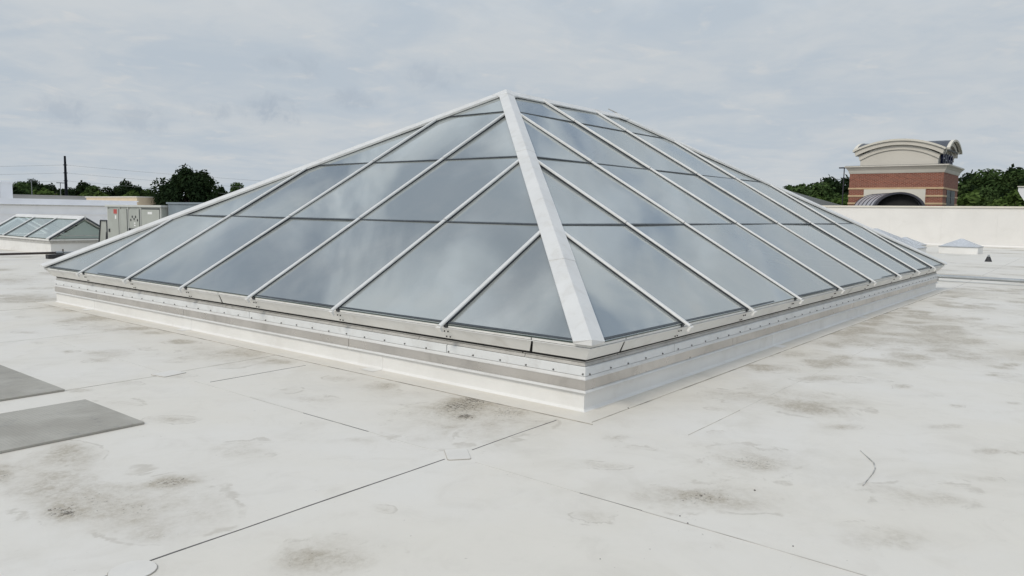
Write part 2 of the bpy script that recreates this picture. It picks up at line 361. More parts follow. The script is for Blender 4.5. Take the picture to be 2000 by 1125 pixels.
STAINS=[(-0.44,0.91,0.195,-0.215,0.264,0.243,0.80,1.00),(-0.21,0.98,0.116,-0.127,0.130,0.116,0.70,1.20),(-0.38,0.45,0.201,-0.222,0.210,0.170,0.60,0.70),(-0.94,1.19,0.134,-0.147,0.103,0.113,0.30,0.50),
(-0.62,0.72,0.080,-0.088,0.088,0.080,0.60,1.20),(-2.77,1.04,0.107,-0.121,0.064,0.122,0.80,0.90),(-3.36,1.04,0.086,-0.099,0.048,0.125,0.80,1.10),(-3.16,1.10,0.145,-0.166,0.092,0.218,0.45,0.50),
(-3.11,0.81,0.123,-0.141,0.059,0.126,0.35,0.50),(-2.92,1.97,0.139,-0.156,0.096,0.241,0.70,0.10),(-3.38,1.90,0.059,-0.066,0.063,0.199,0.80,0.60),(-2.24,1.29,0.121,-0.136,0.106,0.175,0.45,0.10),
(-2.14,2.29,0.126,-0.139,0.049,0.095,0.60,0.20),(-2.18,3.06,0.150,-0.164,0.074,0.166,0.35,0.10),(-3.39,1.47,0.110,-0.125,0.041,0.120,0.35,0.30),(-3.21,0.43,0.146,-0.168,0.057,0.117,0.30,0.30),
(-2.83,-0.44,0.122,-0.141,0.084,0.110,0.65,0.40),(-2.96,-0.36,0.060,-0.069,0.042,0.060,0.30,0.50),(-0.38,2.01,0.112,-0.122,0.109,0.124,0.70,0.40),(-0.39,2.59,0.099,-0.106,0.100,0.126,0.60,0.20),
(-1.02,2.05,0.144,-0.157,0.109,0.146,0.40,0.10),(-0.51,1.72,0.179,-0.195,0.101,0.112,0.35,0.10),(-2.24,-0.16,0.045,-0.052,0.039,0.044,0.40,0.00),(-2.13,1.17,0.100,-0.112,0.185,0.285,0.25,0.00),
(-1.54,1.42,0.075,-0.083,0.066,0.090,0.35,0.00),(-1.56,0.87,0.082,-0.092,0.062,0.074,0.30,0.00),(-1.00,2.53,0.121,-0.131,0.092,0.133,0.30,0.05),(-2.29,-0.63,0.333,-0.383,0.220,0.214,0.08,0.00),
(-0.95,-1.39,0.127,-0.144,0.120,0.056,0.65,0.75),(-1.03,-1.21,0.157,-0.179,0.133,0.070,0.35,0.10),(-0.95,-1.61,0.094,-0.108,0.087,0.036,0.40,0.20),(-0.19,-1.38,0.134,-0.152,0.182,0.072,0.50,0.65),
(-0.29,-0.46,0.069,-0.077,0.054,0.033,0.70,0.10),(-0.23,-0.83,0.262,-0.293,0.106,0.055,0.30,0.00),(-0.88,-0.66,0.174,-0.197,0.076,0.049,0.35,0.10),(-1.58,-1.10,0.108,-0.124,0.094,0.060,0.40,0.10),
(-1.54,-1.72,0.098,-0.114,0.065,0.029,0.40,0.10),(1.49,-1.18,0.177,-0.195,0.175,0.057,0.75,0.35),(1.51,-0.54,0.189,-0.206,0.188,0.079,0.50,0.10),(1.52,-0.91,0.244,-0.267,0.182,0.066,0.45,0.10),
(1.10,-1.57,0.108,-0.119,0.105,0.030,0.70,0.10),(2.84,-0.98,0.214,-0.230,0.176,0.052,0.65,0.15),(2.95,-1.65,0.068,-0.074,0.097,0.020,0.90,0.10),(3.00,-1.32,0.212,-0.229,0.126,0.031,0.30,0.00),
(0.97,-0.68,0.072,-0.080,0.064,0.028,0.40,0.00),(0.29,-0.96,0.056,-0.062,0.050,0.022,0.40,0.00),(7.76,-1.15,0.256,-0.258,0.243,0.041,0.90,0.10),(6.59,-0.97,0.365,-0.372,0.308,0.062,0.70,0.10),
(5.46,-1.48,0.114,-0.119,0.123,0.021,0.90,0.10),(5.18,-1.08,0.136,-0.142,0.120,0.026,0.50,0.00),(3.76,-1.03,0.236,-0.251,0.153,0.039,0.40,0.00),(1.63,-2.21,0.122,-0.136,0.099,0.016,0.65,0.10),
(1.14,-2.51,0.085,-0.096,0.082,0.010,0.60,0.00),(0.46,-2.58,0.086,-0.097,0.076,0.010,0.50,0.00),(-0.09,-2.41,0.159,-0.181,0.128,0.023,0.40,0.10),(-0.96,-2.34,0.134,-0.155,0.090,0.021,0.45,0.10),
(-0.81,-2.13,0.108,-0.124,0.071,0.020,0.30,0.05),(5.07,-2.30,0.091,-0.096,0.108,0.011,0.90,0.00),(4.23,-2.18,0.057,-0.061,0.062,0.007,0.90,0.00),(2.93,-2.53,0.069,-0.076,0.067,0.006,0.70,0.00),
(2.48,-2.17,0.046,-0.051,0.052,0.008,0.80,0.00),(9.33,-1.32,0.255,-0.253,0.225,0.031,0.70,0.00),(9.39,-0.95,0.228,-0.225,0.231,0.038,0.50,0.00),(10.01,-0.12,0.106,-0.103,0.173,0.037,1.00,0.20),
(9.05,-0.16,0.146,-0.143,0.230,0.051,1.00,0.20),(8.20,-0.20,0.124,-0.123,0.204,0.048,1.00,0.20),(7.44,-0.24,0.146,-0.146,0.183,0.045,0.80,0.10),(11.05,-0.92,0.331,-0.319,0.284,0.042,0.80,0.10),
(13.23,-0.37,0.242,-0.226,0.247,0.040,0.90,0.10),(8.39,-1.78,0.231,-0.233,0.193,0.022,0.40,0.00),(6.22,-0.27,0.263,-0.267,0.252,0.068,0.70,0.10),(5.14,-0.25,0.239,-0.247,0.210,0.063,0.60,0.10),
(4.03,-0.23,0.215,-0.225,0.205,0.069,0.50,0.10),(2.63,-1.84,0.194,-0.211,0.089,0.017,0.30,0.00),(1.26,-2.69,0.049,-0.055,0.028,0.003,0.80,0.00),(0.43,-1.96,0.046,-0.052,0.035,0.009,0.25,0.00),
(-0.16,9.36,0.212,-0.206,0.084,0.219,0.80,0.00),(-0.15,8.22,0.199,-0.197,0.068,0.160,0.60,0.00),(-0.31,6.93,0.159,-0.160,0.070,0.152,0.80,0.00),(-0.35,5.47,0.140,-0.144,0.072,0.135,1.00,0.20),
(-0.33,6.34,0.166,-0.169,0.077,0.157,0.80,0.00),(-0.30,4.40,0.230,-0.240,0.118,0.193,0.60,0.00),(-0.32,3.65,0.163,-0.172,0.095,0.141,0.70,0.00),(-1.52,5.04,0.092,-0.097,0.047,0.112,0.90,0.10),
(-1.53,5.73,0.056,-0.058,0.031,0.080,0.90,0.00),(-1.25,5.31,0.167,-0.174,0.093,0.211,0.55,0.00),(-1.39,7.47,0.093,-0.095,0.044,0.130,0.50,0.00),(-0.93,9.07,0.098,-0.096,0.038,0.114,0.50,0.00),
(-0.90,5.40,0.097,-0.101,0.060,0.127,0.45,0.00),(-0.93,4.54,0.090,-0.095,0.042,0.080,0.50,0.00),(-1.13,6.76,0.116,-0.119,0.061,0.158,0.40,0.00),(-1.52,6.62,0.079,-0.082,0.040,0.112,0.40,0.00),
(-2.15,5.63,0.041,-0.044,0.019,0.059,0.40,0.00),(-0.85,3.87,0.173,-0.184,0.081,0.140,0.40,0.00),(-1.43,3.78,0.128,-0.137,0.066,0.129,0.50,0.30),(-1.83,3.73,0.091,-0.098,0.046,0.102,0.60,0.00),
(-2.22,3.79,0.073,-0.079,0.031,0.079,0.80,0.10),(-2.71,3.14,0.127,-0.140,0.028,0.079,0.60,0.20),(0.10,5.39,0.128,-0.132,0.061,0.103,0.30,0.00),(-0.15,12.10,0.152,-0.142,0.055,0.174,0.70,0.00),
(-0.10,11.51,0.178,-0.167,0.054,0.164,0.60,0.00),(1.05,15.58,0.137,-0.119,0.063,0.197,0.60,0.00),(0.94,14.09,0.143,-0.127,0.058,0.171,0.50,0.00),(1.55,16.96,0.115,-0.097,0.059,0.182,0.70,0.00),
(1.59,15.11,0.155,-0.134,0.070,0.194,0.50,0.00),(0.55,14.30,0.098,-0.088,0.036,0.114,0.60,0.00),(0.47,12.48,0.090,-0.083,0.033,0.094,0.60,0.00),(-3.08,1.11,0.352,-0.401,0.249,0.565,0.50,0.30),
(-3.18,1.61,0.214,-0.243,0.141,0.374,0.35,0.20),(-2.95,0.52,0.208,-0.239,0.141,0.258,0.30,0.15),(-0.70,0.70,0.447,-0.494,0.486,0.449,0.35,0.25),(-0.84,-1.44,0.297,-0.338,0.313,0.139,0.30,0.15),
(1.70,-1.24,0.394,-0.431,0.464,0.142,0.35,0.10),(7.42,-0.80,0.677,-0.682,1.189,0.238,0.40,0.05),(1.77,-0.77,0.351,-0.382,0.434,0.161,0.30,0.05),(-0.41,4.42,0.493,-0.517,0.296,0.495,0.45,0.00),
(-0.34,7.02,0.547,-0.551,0.240,0.528,0.40,0.00),(-2.79,-0.39,0.216,-0.250,0.150,0.196,0.35,0.15),(-0.04,-2.35,0.283,-0.323,0.330,0.062,0.30,0.05),(-0.93,-2.29,0.222,-0.256,0.231,0.057,0.30,0.05),
(-0.15,-1.38,0.248,-0.280,0.308,0.121,0.30,0.10)]

rs = np.random.RandomState(11)
st = [list(s) for s in STAINS]
def scatter(n, x0, x1, y0, y1, r0, r1, d0, d1):
    for _ in range(n):
        x, y = rs.uniform(x0, x1), rs.uniform(y0, y1); r = rs.uniform(r0, r1); q = rs.uniform(.5, 1.0); a = rs.uniform(0, math.pi)
        st.append([x, y, r*math.cos(a), r*math.sin(a), -r*q*math.sin(a), r*q*math.cos(a), rs.uniform(d0, d1), rs.uniform(-.6, .35)])
scatter(130, 13, 48, -8, 14, .25, .95, .35, 1.0)
scatter(150, 4, 17, -5, -.3, .12, .5, .25, .85)
scatter(90, -5, 4, 8, 24, .2, .7, .3, .9)
scatter(60, -8, 12, 14, 40, .3, .9, .3, .8)
scatter(30, 3, 13, -.75, -.15, .08, .35, .5, 1.0)
STA = np.array(st)
kk = rs.uniform(-1, 1, (10, 2)); kk *= (np.array([1.5, 2.2, 3, 4, 5.5, 7, 9, 11, 14, 17])/np.linalg.norm(kk, axis=1))[:, None]
ph = rs.uniform(0, 6.28, 10); am = np.array([1, .9, .8, .7, .6, .5, .4, .35, .3, .25])*.055
ph2 = rs.uniform(0, 6.28, 10)
def stain_fields(P):
    wx = sum(am[i]*np.sin(P@kk[i]+ph[i]) for i in range(10)); wy = sum(am[i]*np.sin(P@kk[i][::-1]+ph2[i]) for i in range(10))
    Q = P+np.stack([wx, wy], 1)
    dirt = np.zeros(len(P)); grit = np.zeros(len(P)); film = np.zeros(len(P))
    lo, hi_ = P.min(0)-1.5, P.max(0)+1.5
    for cx, cy, ax, ay, bx, by, d, g in STA:
        if cx < lo[0] or cx > hi_[0] or cy < lo[1] or cy > hi_[1]: continue
        det = ax*by-ay*bx
        if abs(det) < 1e-9: continue
        k = min(1.0, .12/max(1e-6, min(math.hypot(ax, ay), math.hypot(bx, by))))      # small stains warp less
        X = P[:, 0]+(Q[:, 0]-P[:, 0])*(1.2-.9*k)-cx; Y = P[:, 1]+(Q[:, 1]-P[:, 1])*(1.2-.9*k)-cy
        u = (X*by-Y*bx)/det; v = (ax*Y-ay*X)/det; r = np.sqrt(u*u+v*v)
        f = np.clip((1.55-r)/1.25, 0, 1); f = f*f*(3-2*f)
        f2 = np.clip((3.2-r)/3.2, 0, 1); film += f2*f2*d*.30
        dirt = np.maximum(dirt, f*d*.74)+np.minimum(dirt, f*d*.74)*.35
        if g > 0: grit = np.maximum(grit, np.clip(1.1-r, 0, 1)*g)
    return dirt, grit, np.clip(film, 0, 1)
def sheet(x0, x1, y0, y1, z):
    cx, cy = min(max(CAM[0], x0), x1), min(max(CAM[1], y0), y1)
    dist = math.hypot(cx-CAM[0], cy-CAM[1])
    h = .05 if dist < 7 else (.09 if dist < 16 else .22)
    if x1 < -6 or y1 < -4: h = .8
    nx, ny = max(1, int((x1-x0)/h)), max(1, int((y1-y0)/h))
    gx, gy = np.linspace(x0, x1, nx+1), np.linspace(y0, y1, ny+1)
    XX, YY = np.meshgrid(gx, gy); P = np.stack([XX.ravel(), YY.ravel()], 1)
    V = np.concatenate([P, np.full((len(P), 1), z)], 1)
    i = np.arange((nx+1)*(ny+1)).reshape(ny+1, nx+1)
    F = np.stack([i[:-1, :-1], i[:-1, 1:], i[1:, 1:], i[1:, :-1]], -1).reshape(-1, 4)
    # turned-down edge
    rim = np.concatenate([i[0, :], i[1:, -1], i[-1, -2::-1], i[-2:0:-1, 0]]); n0 = len(V)
    D = V[rim].copy(); D[:, 2] = -.011; V = np.concatenate([V, D]); k = np.arange(len(rim)); k2 = (k+1) % len(rim)
    F = np.concatenate([F, np.stack([rim[k2], rim[k], n0+k, n0+k2], 1)])
    me = bpy.data.meshes.new('membrane_sheet')
    me.vertices.add(len(V)); me.vertices.foreach_set('co', V.ravel())
    me.loops.add(F.size); me.loops.foreach_set('vertex_index', F.ravel().astype(np.int32))
    me.polygons.add(len(F)); me.polygons.foreach_set('loop_start', np.arange(0, F.size, 4, dtype=np.int32)); me.polygons.foreach_set('loop_total', np.full(len(F), 4, np.int32))
    me.update(calc_edges=True)
    dirt, grit, film = stain_fields(V[:, :2])
    for nm, a in (('dirt', dirt), ('grit', grit), ('film', film)):
        at = me.attributes.new(nm, 'FLOAT', 'POINT'); at.data.foreach_set('value', a.astype(np.float32))
    me.shade_flat(); me.materials.append(M['roof']); link('membrane_sheet', me, roof)
rects = []
left_rows = [-22, -8, .14, 3.87, 6.9, 9.93, 13, 16, 19, 22, 25, 28, 34, 40, 47, 54, 60]
for a, b in zip(left_rows, left_rows[1:]): rects.append((-16, -1.38, a, b))
for a, b in ((-22, -8), (-8, -3.9), (-3.9, -.8), (-.8, .14)): rects.append((-1.38, 15.4, a, b))
for a, b in ((.14, 3.27), (3.27, 6.9), (6.9, 10.5)): rects.append((-1.38, .16, a, b)); rects.append((LX-.16, 15.4, a, b))
mid_rows = [10.5, 13, 16, 19, 22, 25, 28, 34, 40, 47, 54, 60]
for a, b in zip(mid_rows, mid_rows[1:]): rects.append((-1.38, 15.4, a, b))
rr = [-22, -8, -3.9, -.8, 2.3, 5.4, 8.5, 11.6, 14.7, 17.8, 24, 31, 40, 50, 60]
for a, b in zip(rr, rr[1:]):
    rects.append((15.4, 34.9, a, b)); rects.append((34.9, 49.3, a, b))
for i, (a, b, c, d) in enumerate(rects): sheet(a, b, c, d, 0.0)
def seam(pts, wd, mat):
    m = MB()
    for (xa, ya), (xb, yb) in zip(pts, pts[1:]):
        d = Vector((xb-xa, yb-ya, 0)); L = d.length; n = max(1, int(L/.35)); pd = Vector((-d.y, d.x, 0))/L
        prev = None
        for k in range(n+1):
            p = Vector((xa, ya, 0))+d*k/n+pd*random.uniform(-.004, .004)
            ww = wd*random.uniform(.6, 1.25)/2
            cur = [(p-pd*ww).to_tuple()[:2], (p+pd*ww).to_tuple()[:2]]
            if prev:
                a, b, c, e = prev[0], prev[1], cur[1], cur[0]
                m.prism([(*q, -.004) for q in (a, b, c, e)], [(*q, .0012) for q in (a, b, c, e)])
            prev = cur
    m.build('seam', mat, roof)
random.seed(4)
seam([(-9, .14), (-1.46, .14)], .010, M['seam_dark']); seam([(-1.2, .14), (-.22, .15)], .010, M['seam_dark'])
seam([(-1.38, .98), (-1.38, 1.75)], .008, M['seam_dark']); seam([(-1.38, 1.75), (-1.38, 2.5)], .005, M['seam_light'])
seam([(-1.38, -.85), (-1.38, -1.25)], .006, M['seam_dark']); seam([(-1.38, -1.25), (-1.38, -3.5)], .006, M['seam_light'])
seam([(-1.38, .28), (-1.38, 6.5)], .004, M['seam_light']); seam([(-1.38, -.05), (-1.38, -3.5)], .004, M['seam_light']); seam([(1.05, -.8), (15, -.8)], .005, M['seam_light']); seam([(-9, 3.87), (-2.3, 3.86)], .008, M['seam_light'])
seam([(-1.3, 3.27), (-.25, 3.28)], .010, M['seam_dark']); seam([(-2.3, 3.86), (-1.5, 3.87)], .014, M['seam_mid']); seam([(-1.26, 3.9), (-.15, 3.97)], .009, M['seam_mid'])
seam([(.1, -.8), (1.05, -.8)], .005, M['seam_mid'])
seam([(-16, 9.93), (-.15, 9.98)], .018, M['seam_mid']); seam([(34.9, -12), (34.9, 14)], .12, M['seam_light']); seam([(13.5, -.15), (34, .3)], .03, M['seam_light'])
seam([(-9, 6.9), (-.3, 6.9)], .012, M['seam_light']); seam([(-9, 16), (3, 16)], .03, M['seam_light']); seam([(-9, 22), (4, 22)], .04, M['seam_light'])
# patches stuck over the seam crossings
def patch(cx, cy, hw, hh, ang, rnd, mat):
    pts = []
    for sx, sy, a0 in ((1, 1, 0), (-1, 1, 90), (-1, -1, 180), (1, -1, 270)):
        for k in range(6):
            a = R_(a0+90*k/5); pts.append((sx*(hw-rnd)+rnd*math.cos(a), sy*(hh-rnd)+rnd*math.sin(a)))
    ca, sa = math.cos(ang), math.sin(ang)
    P = [(cx+x*ca-y*sa, cy+x*sa+y*ca) for x, y in pts]
    Q = [(cx+x*1.035*ca-y*1.035*sa, cy+x*1.035*sa+y*1.035*ca) for x, y in pts]
    o = MB().prism([(*p, -.004) for p in P], [(*p, .006) for p in P]).build('patch', mat, roof)
    MB().prism([(*p, -.004) for p in Q], [(*p, .0032) for p in Q]).build('patch_edge', M['seam_mid'], o)
patch(-1.34, .14, .075, .105, R_(-40), .018, M['patch'])
patch(-3.46, .10, .095, .095, 0, .09, M['patch'])
patch(-1.38, 3.88, .12, .10, R_(10), .02, M['patch'])
# light well under the glass
well = tag(empty('light_well', (LX/2, LY/2, -3.2)), 'pale light well below the glass pyramid', 'light well'); well['kind'] = 'structure'
def well_part(name, mat, *b):
    m = MB().box(*b); m.v = [(x-LX/2, y-LY/2, z+3.2) for x, y, z in m.v]; m.build(name, mat, well)
for b in ((.17, .3, .17, LY-.17), (LX-.3, LX-.17, .17, LY-.17), (.3, LX-.3, .17, .3), (.3, LX-.3, LY-.3, LY-.17)): well_part('well_wall', M['interior'], *b, -3.1, .42)
well_part('well_floor', M['intfloor'], .17, LX-.17, .17, LY-.17, -3.3, -3.1)
del well['label']; del well['category']

# ------------------------------------------------------------------ walkway pads, debris
def pad(label, x0, x1, y0, y1):
    o = box('walkway_pad', M['pad'], None, x0, x1, y0, y1, .001, .019, bevel=.004)
    tag(o, label, 'walkway pad', 'ribbed walkway pads on the white roof')
pad('grey ribbed walkway pad, the larger, nearer one at the left edge', -4.6, -2.345, 2.335, 3.35)
pad('grey ribbed walkway pad, the farther one, cut off by the left edge', -4.6, -2.315, 3.835, 5.45)
def rock(x, y, r, label):
    m = MB(); random.seed(int(abs(x*100)+abs(y*10)))
    n = 7; rings = [[(x+r*k*math.cos(2*math.pi*i/n)*random.uniform(.8, 1.2), y+r*k*math.sin(2*math.pi*i/n)*random.uniform(.8, 1.2), z*r) for i in range(n)] for k, z in ((1, 0), (.95, .5), (.5, .9))]
    for a, b in zip(rings, rings[1:]):
        m.add(a+b, [(i, (i+1) % n, n+(i+1) % n, n+i) for i in range(n)])
    m.add(rings[2], [tuple(range(n))])
    tag(m.build('pebble', M['pebble'], None), label, 'pebble', 'dark pebbles on the white roof')
rock(-0.674, -1.598, 0.006, 'dark pebble on the white roof, the largest one, right of centre')
rock(-1.310, -1.440, 0.004, 'dark crumb beside the faint seam, left of the other one')
rock(-1.370, -1.514, 0.004, 'dark crumb lying right on the faint seam')
rock(-1.288, -2.027, 0.004, 'dark crumb near the bottom right, beyond the faint seam')
rock(0.471, -0.086, 0.009, 'dark clod at the foot of the curb near its front corner')
rock(-2.018, -1.391, 0.003, 'tiny dark crumb near the bottom edge')
m = MB(); pts = [(.55, -1.86), (.44, -1.93), (.33, -2.0), (.22, -2.035), (.10, -2.05), (-.03, -2.055), (-.17, -2.06)]
for i, (a, b) in enumerate(zip(pts, pts[1:])):
    wd = (.002, .005, .007, .006, .002, .004)[i]
    d = Vector((b[0]-a[0], b[1]-a[1], 0)).normalized(); n = Vector((-d.y, d.x, 0))*wd/2
    q = [Vector((*a, 0))-n, Vector((*a, 0))+n, Vector((*b, 0))+n, Vector((*b, 0))-n]
    m.prism([p+Vector((0, 0, .001)) for p in q], [p+Vector((0, 0, .006)) for p in q])
tag(m.build('strap', M['strap'], None), 'thin dark curved strip of strap lying on the white roof at right', 'strap')

# ------------------------------------------------------------------ the big glass pyramid skylight
SK = tag(empty('hip_skylight', (0, 0, 0)), 'large hipped glass skylight with white ribs on a white curb, in the middle', 'skylight')
def ring_pos(side, s, o, z):
    return ((o, s, z), (s, o, z), (LX-o, s, z), (s, LY-o, z))[side]
def ring_piece(mb, side, prof, a=None, b=None):
    L = LY if side in (0, 2) else LX
    A = [ring_pos(side, o if a is None else a, o, z) for o, z in prof]; B = [ring_pos(side, L-o if b is None else b, o, z) for o, z in prof]
    return mb.prism(A, B)
SIDE_L = (LY, LX, LY, LX)
def run(name, mat, prof, joints, gap=.006, parent=SK, slant=0.0):
    out = []
    for side in range(4):
        js = joints[side % 2]; ends = [None]+list(js)+[None]
        for a, b in zip(ends, ends[1:]):
            mb = MB(); ring_piece(mb, side, prof, None if a is None else a+gap/2, None if b is None else b-gap/2)
            out.append(mb.build(name, mat, parent))
    return out
FJ = ([.56, 5.34, LY-.56], [.53, 7.25, LX-.56])
# eave trim, sloping fascia, black strip behind for the shade in its gaps, ledge, bar, lips, steel band, curb
run('eave_trim', M['trim'], [(-.012, .556), (-.012, .586), (-.004, .590), (.03, .600), (.09, .600), (.09, .556)], FJ, .014)
run('trim_bead', M['cap'], [(-.016, .5465), (-.016, .5525), (.08, .5525), (.08, .5465)], ([5.34], [7.25]), .01)
def fascia():
    prof = [(.000, .543), (.085, .437), (.096, .437), (.014, .543)]
    for side in range(4):
        L = SIDE_L[side]; js = FJ[side % 2]; ends = [None]+list(js)+[None]
        for a, b in zip(ends, ends[1:]):
            mb = MB(); sl = .075
            def at(e, o, sgn):
                return None if e is None else e+sgn*(.010+.005*(o/.085))+(sl*o/.085)*(1 if e < L*.75 else -1)*(1 if e < L/2-.2 else (1 if e < L*.75 else 1))
            A = [ring_pos(side, o if a is None else at(a, o, 1), o, z) for o, z in prof]
            B = [ring_pos(side, L-o if b is None else at(b, o, -1), o, z) for o, z in prof]
            mb.prism(A, B).build('fascia_panel', M['fascia'], SK)
fascia()
run('gap_shade_backing', M['void'], [(.040, .543), (.108, .445), (.122, .4135), (.155, .378), (.19, .378), (.19, .543)], ([], []))  # black strip puts the shade of the fascia gaps into the colour
run('ledge_flashing', M['ledge'], [(.122, .403), (.118, .413), (.152, .413), (.152, .403)], ([.75, 4.1, 7.5], [.62, 4.2, 8.6, 12.2]), .012)
run('ledge_flashing', M['ledge'], [(.108, .3775), (.120, .4000), (.150, .4000), (.150, .3775)], ([.72, 2.0, 5.2, 8.4], [1.1, 5.6, 9.5]), .006)
SJ = ([1.62, 4.85, 8.1], [1.63, 4.9, 8.2, 11.5])
run('termination_bar', M['bar'], [(.098, .300), (.098, .364), (.106, .3735), (.17, .3735), (.17, .300)], SJ, .008)
run('metal_lip', M['cap'], [(.088, .268), (.088, .276), (.098, .2965), (.17, .2965), (.17, .268)], ([3.0, 6.4], [3.0, 6.4, 9.7]), .004)
run('steel_band', M['steel'], [(.096, .186), (.097, .266), (.17, .266), (.17, .186)], ([3.02, 6.38, 9.0], [3.01, 6.38, 9.73]), .006)
run('metal_lip', M['cap'], [(.078, .166), (.083, .178), (.096, .184), (.17, .184), (.17, .166)], ([3.02, 6.4], [3.01, 6.38, 9.73]), .004)
# membrane curb with a cove into a flange that laps onto the roof
for side in range(4):
    fl = (-.13, -.09, -.13, -.1)[side]
    prof = [(.110, .164), (.113, .030), (.106, .016), (.094, .009), (.094, -.004), (.20, -.004), (.20, .164)]
    mb = MB(); ring_piece(mb, side, prof); o = mb.build('curb_membrane', M['membrane_wall'], SK)
    mb = MB(); ring_piece(mb, side, [(.100, .0085), (.075, .0075), (.055, .0105), (.035, .0085), (-.02, .0062), (fl+.004, .0055), (fl, .0035), (fl, -.004), (.100, -.004)]); mb.build('curb_flange', M['roof'], o)
    L = SIDE_L[side]
    n = 40; mb = MB(); random.seed(side)
    for k in range(n):
        a, b = fl+(L-2*fl)*k/n, fl+(L-2*fl)*(k+1)/n; wd = random.choice((.004, .006, .010, .012))
        mb.prism([ring_pos(side, s, q, z) for s, q, z in ((a, fl-wd, -.003), (a, fl+.002, -.003), (a, fl+.002, .0038), (a, fl-wd, .0030))],
                 [ring_pos(side, s, q, z) for s, q, z in ((b, fl-wd, -.003), (b, fl+.002, -.003), (b, fl+.002, .0038), (b, fl-wd, .0030))])
    mb.build('flange_edge', M['seam_mid'], o)  # lap-edge dirt line that also paints contact shade at the curb foot
    for s in ((2.6, 6.3, 9.2) if side in (0, 2) else (4.35, 8.1, 11.9)):       # lap joints in the curb membrane
        mb = MB(); mb.prism([ring_pos(side, s-.09, q, z) for q, z in ((.107, .162), (.110, .030), (.102, .018), (.088, .0125), (-.02, .0095), (.12, .008), (.12, .162))],
                            [ring_pos(side, s+.09, q, z) for q, z in ((.107, .162), (.110, .030), (.102, .018), (.088, .0125), (-.02, .0095), (.12, .008), (.12, .162))])
        mb.build('membrane_lap', M['membrane_wall'], o)
    # screws in the bar, bolts in the fascia below each rib
    mb = MB(); s = .12 if side in (0, 2) else .16
    while s < L-.08:
        z = .312+random.uniform(-.004, .004)
        mb.tube(ring_pos(side, s, .100, z), ring_pos(side, s, .088, z), .0085, .006, 8); s += .30+random.uniform(-.02, .02)
    tag(mb.build('screw_row', M['screw'], SK), kind='stuff')
UB = [1.5449*k for k in (1, 2, 3)]; UB = UB+[UB[2]+1.7696*k for k in (1, 2, 3)]; UB = UB+[UB[5]+1.5449*k for k in (1, 2)]
ST = ([S*k for k in range(1, 7)], UB)
for side in range(4):
    mb = MB()
    for s in ST[side % 2]:
        for o in (.022, .066):
            z = .543-(.106/.085)*o
            for dx in (-.02, .025):
                n = (-.63, -.78)
                p = ring_pos(side, s+.02+dx+o*.3, o, z); q = ring_pos(side, s+.02+dx+o*.3, o-.006, z-.008)
                mb.tube(p, q, .007, .006, 6)
    tag(mb.build('bolt_row', M['void'], SK), kind='stuff')

class Face:
    """one sloping side: s runs along the eave, t = 0 at the eave and 1 at the top, o is the height above the glass"""
    def __init__(s, base, e1, inn, run_, L, stations, hrun):
        s.b = Vector(base); s.e1 = Vector(e1); s.sl = Vector(inn)*run_+Vector((0, 0, HR-HE)); s.L = L; s.st = stations; s.h = hrun
        s.n = s.e1.cross(s.sl).normalized()
        if s.n.z < 0: s.n = -s.n
        s.len = s.sl.length
    def P(s, u, t, o=0.0): return s.b+s.e1*u+s.sl*t+s.n*o
FA = Face((0, 0, HE), (0, 1, 0), (1, 0, 0), HX, LY, ST[0], HY)
FB = Face((0, 0, HE), (1, 0, 0), (0, 1, 0), HY, LX, ST[1], HX)
FC = Face((LX, 0, HE), (0, 1, 0), (-1, 0, 0), HX, LY, ST[0], HY)
FD = Face((0, LY, HE), (1, 0, 0), (0, -1, 0), HY, LX, ST[1], HX)
def clip(poly, a, b, c):      # keep a*s + b*t >= c
    out = []
    for i, p in enumerate(poly):
        q = poly[(i+1) % len(poly)]; dp, dq = a*p[0]+b*p[1]-c, a*q[0]+b*q[1]-c
        if dp >= 0: out.append(p)
        if dp*dq < 0:
            k = dp/(dp-dq); out.append((p[0]+(q[0]-p[0])*k, p[1]+(q[1]-p[1])*k))
    return out
LEV = [0, 2/7, 4/7, 6/7, 1]
random.seed(21)
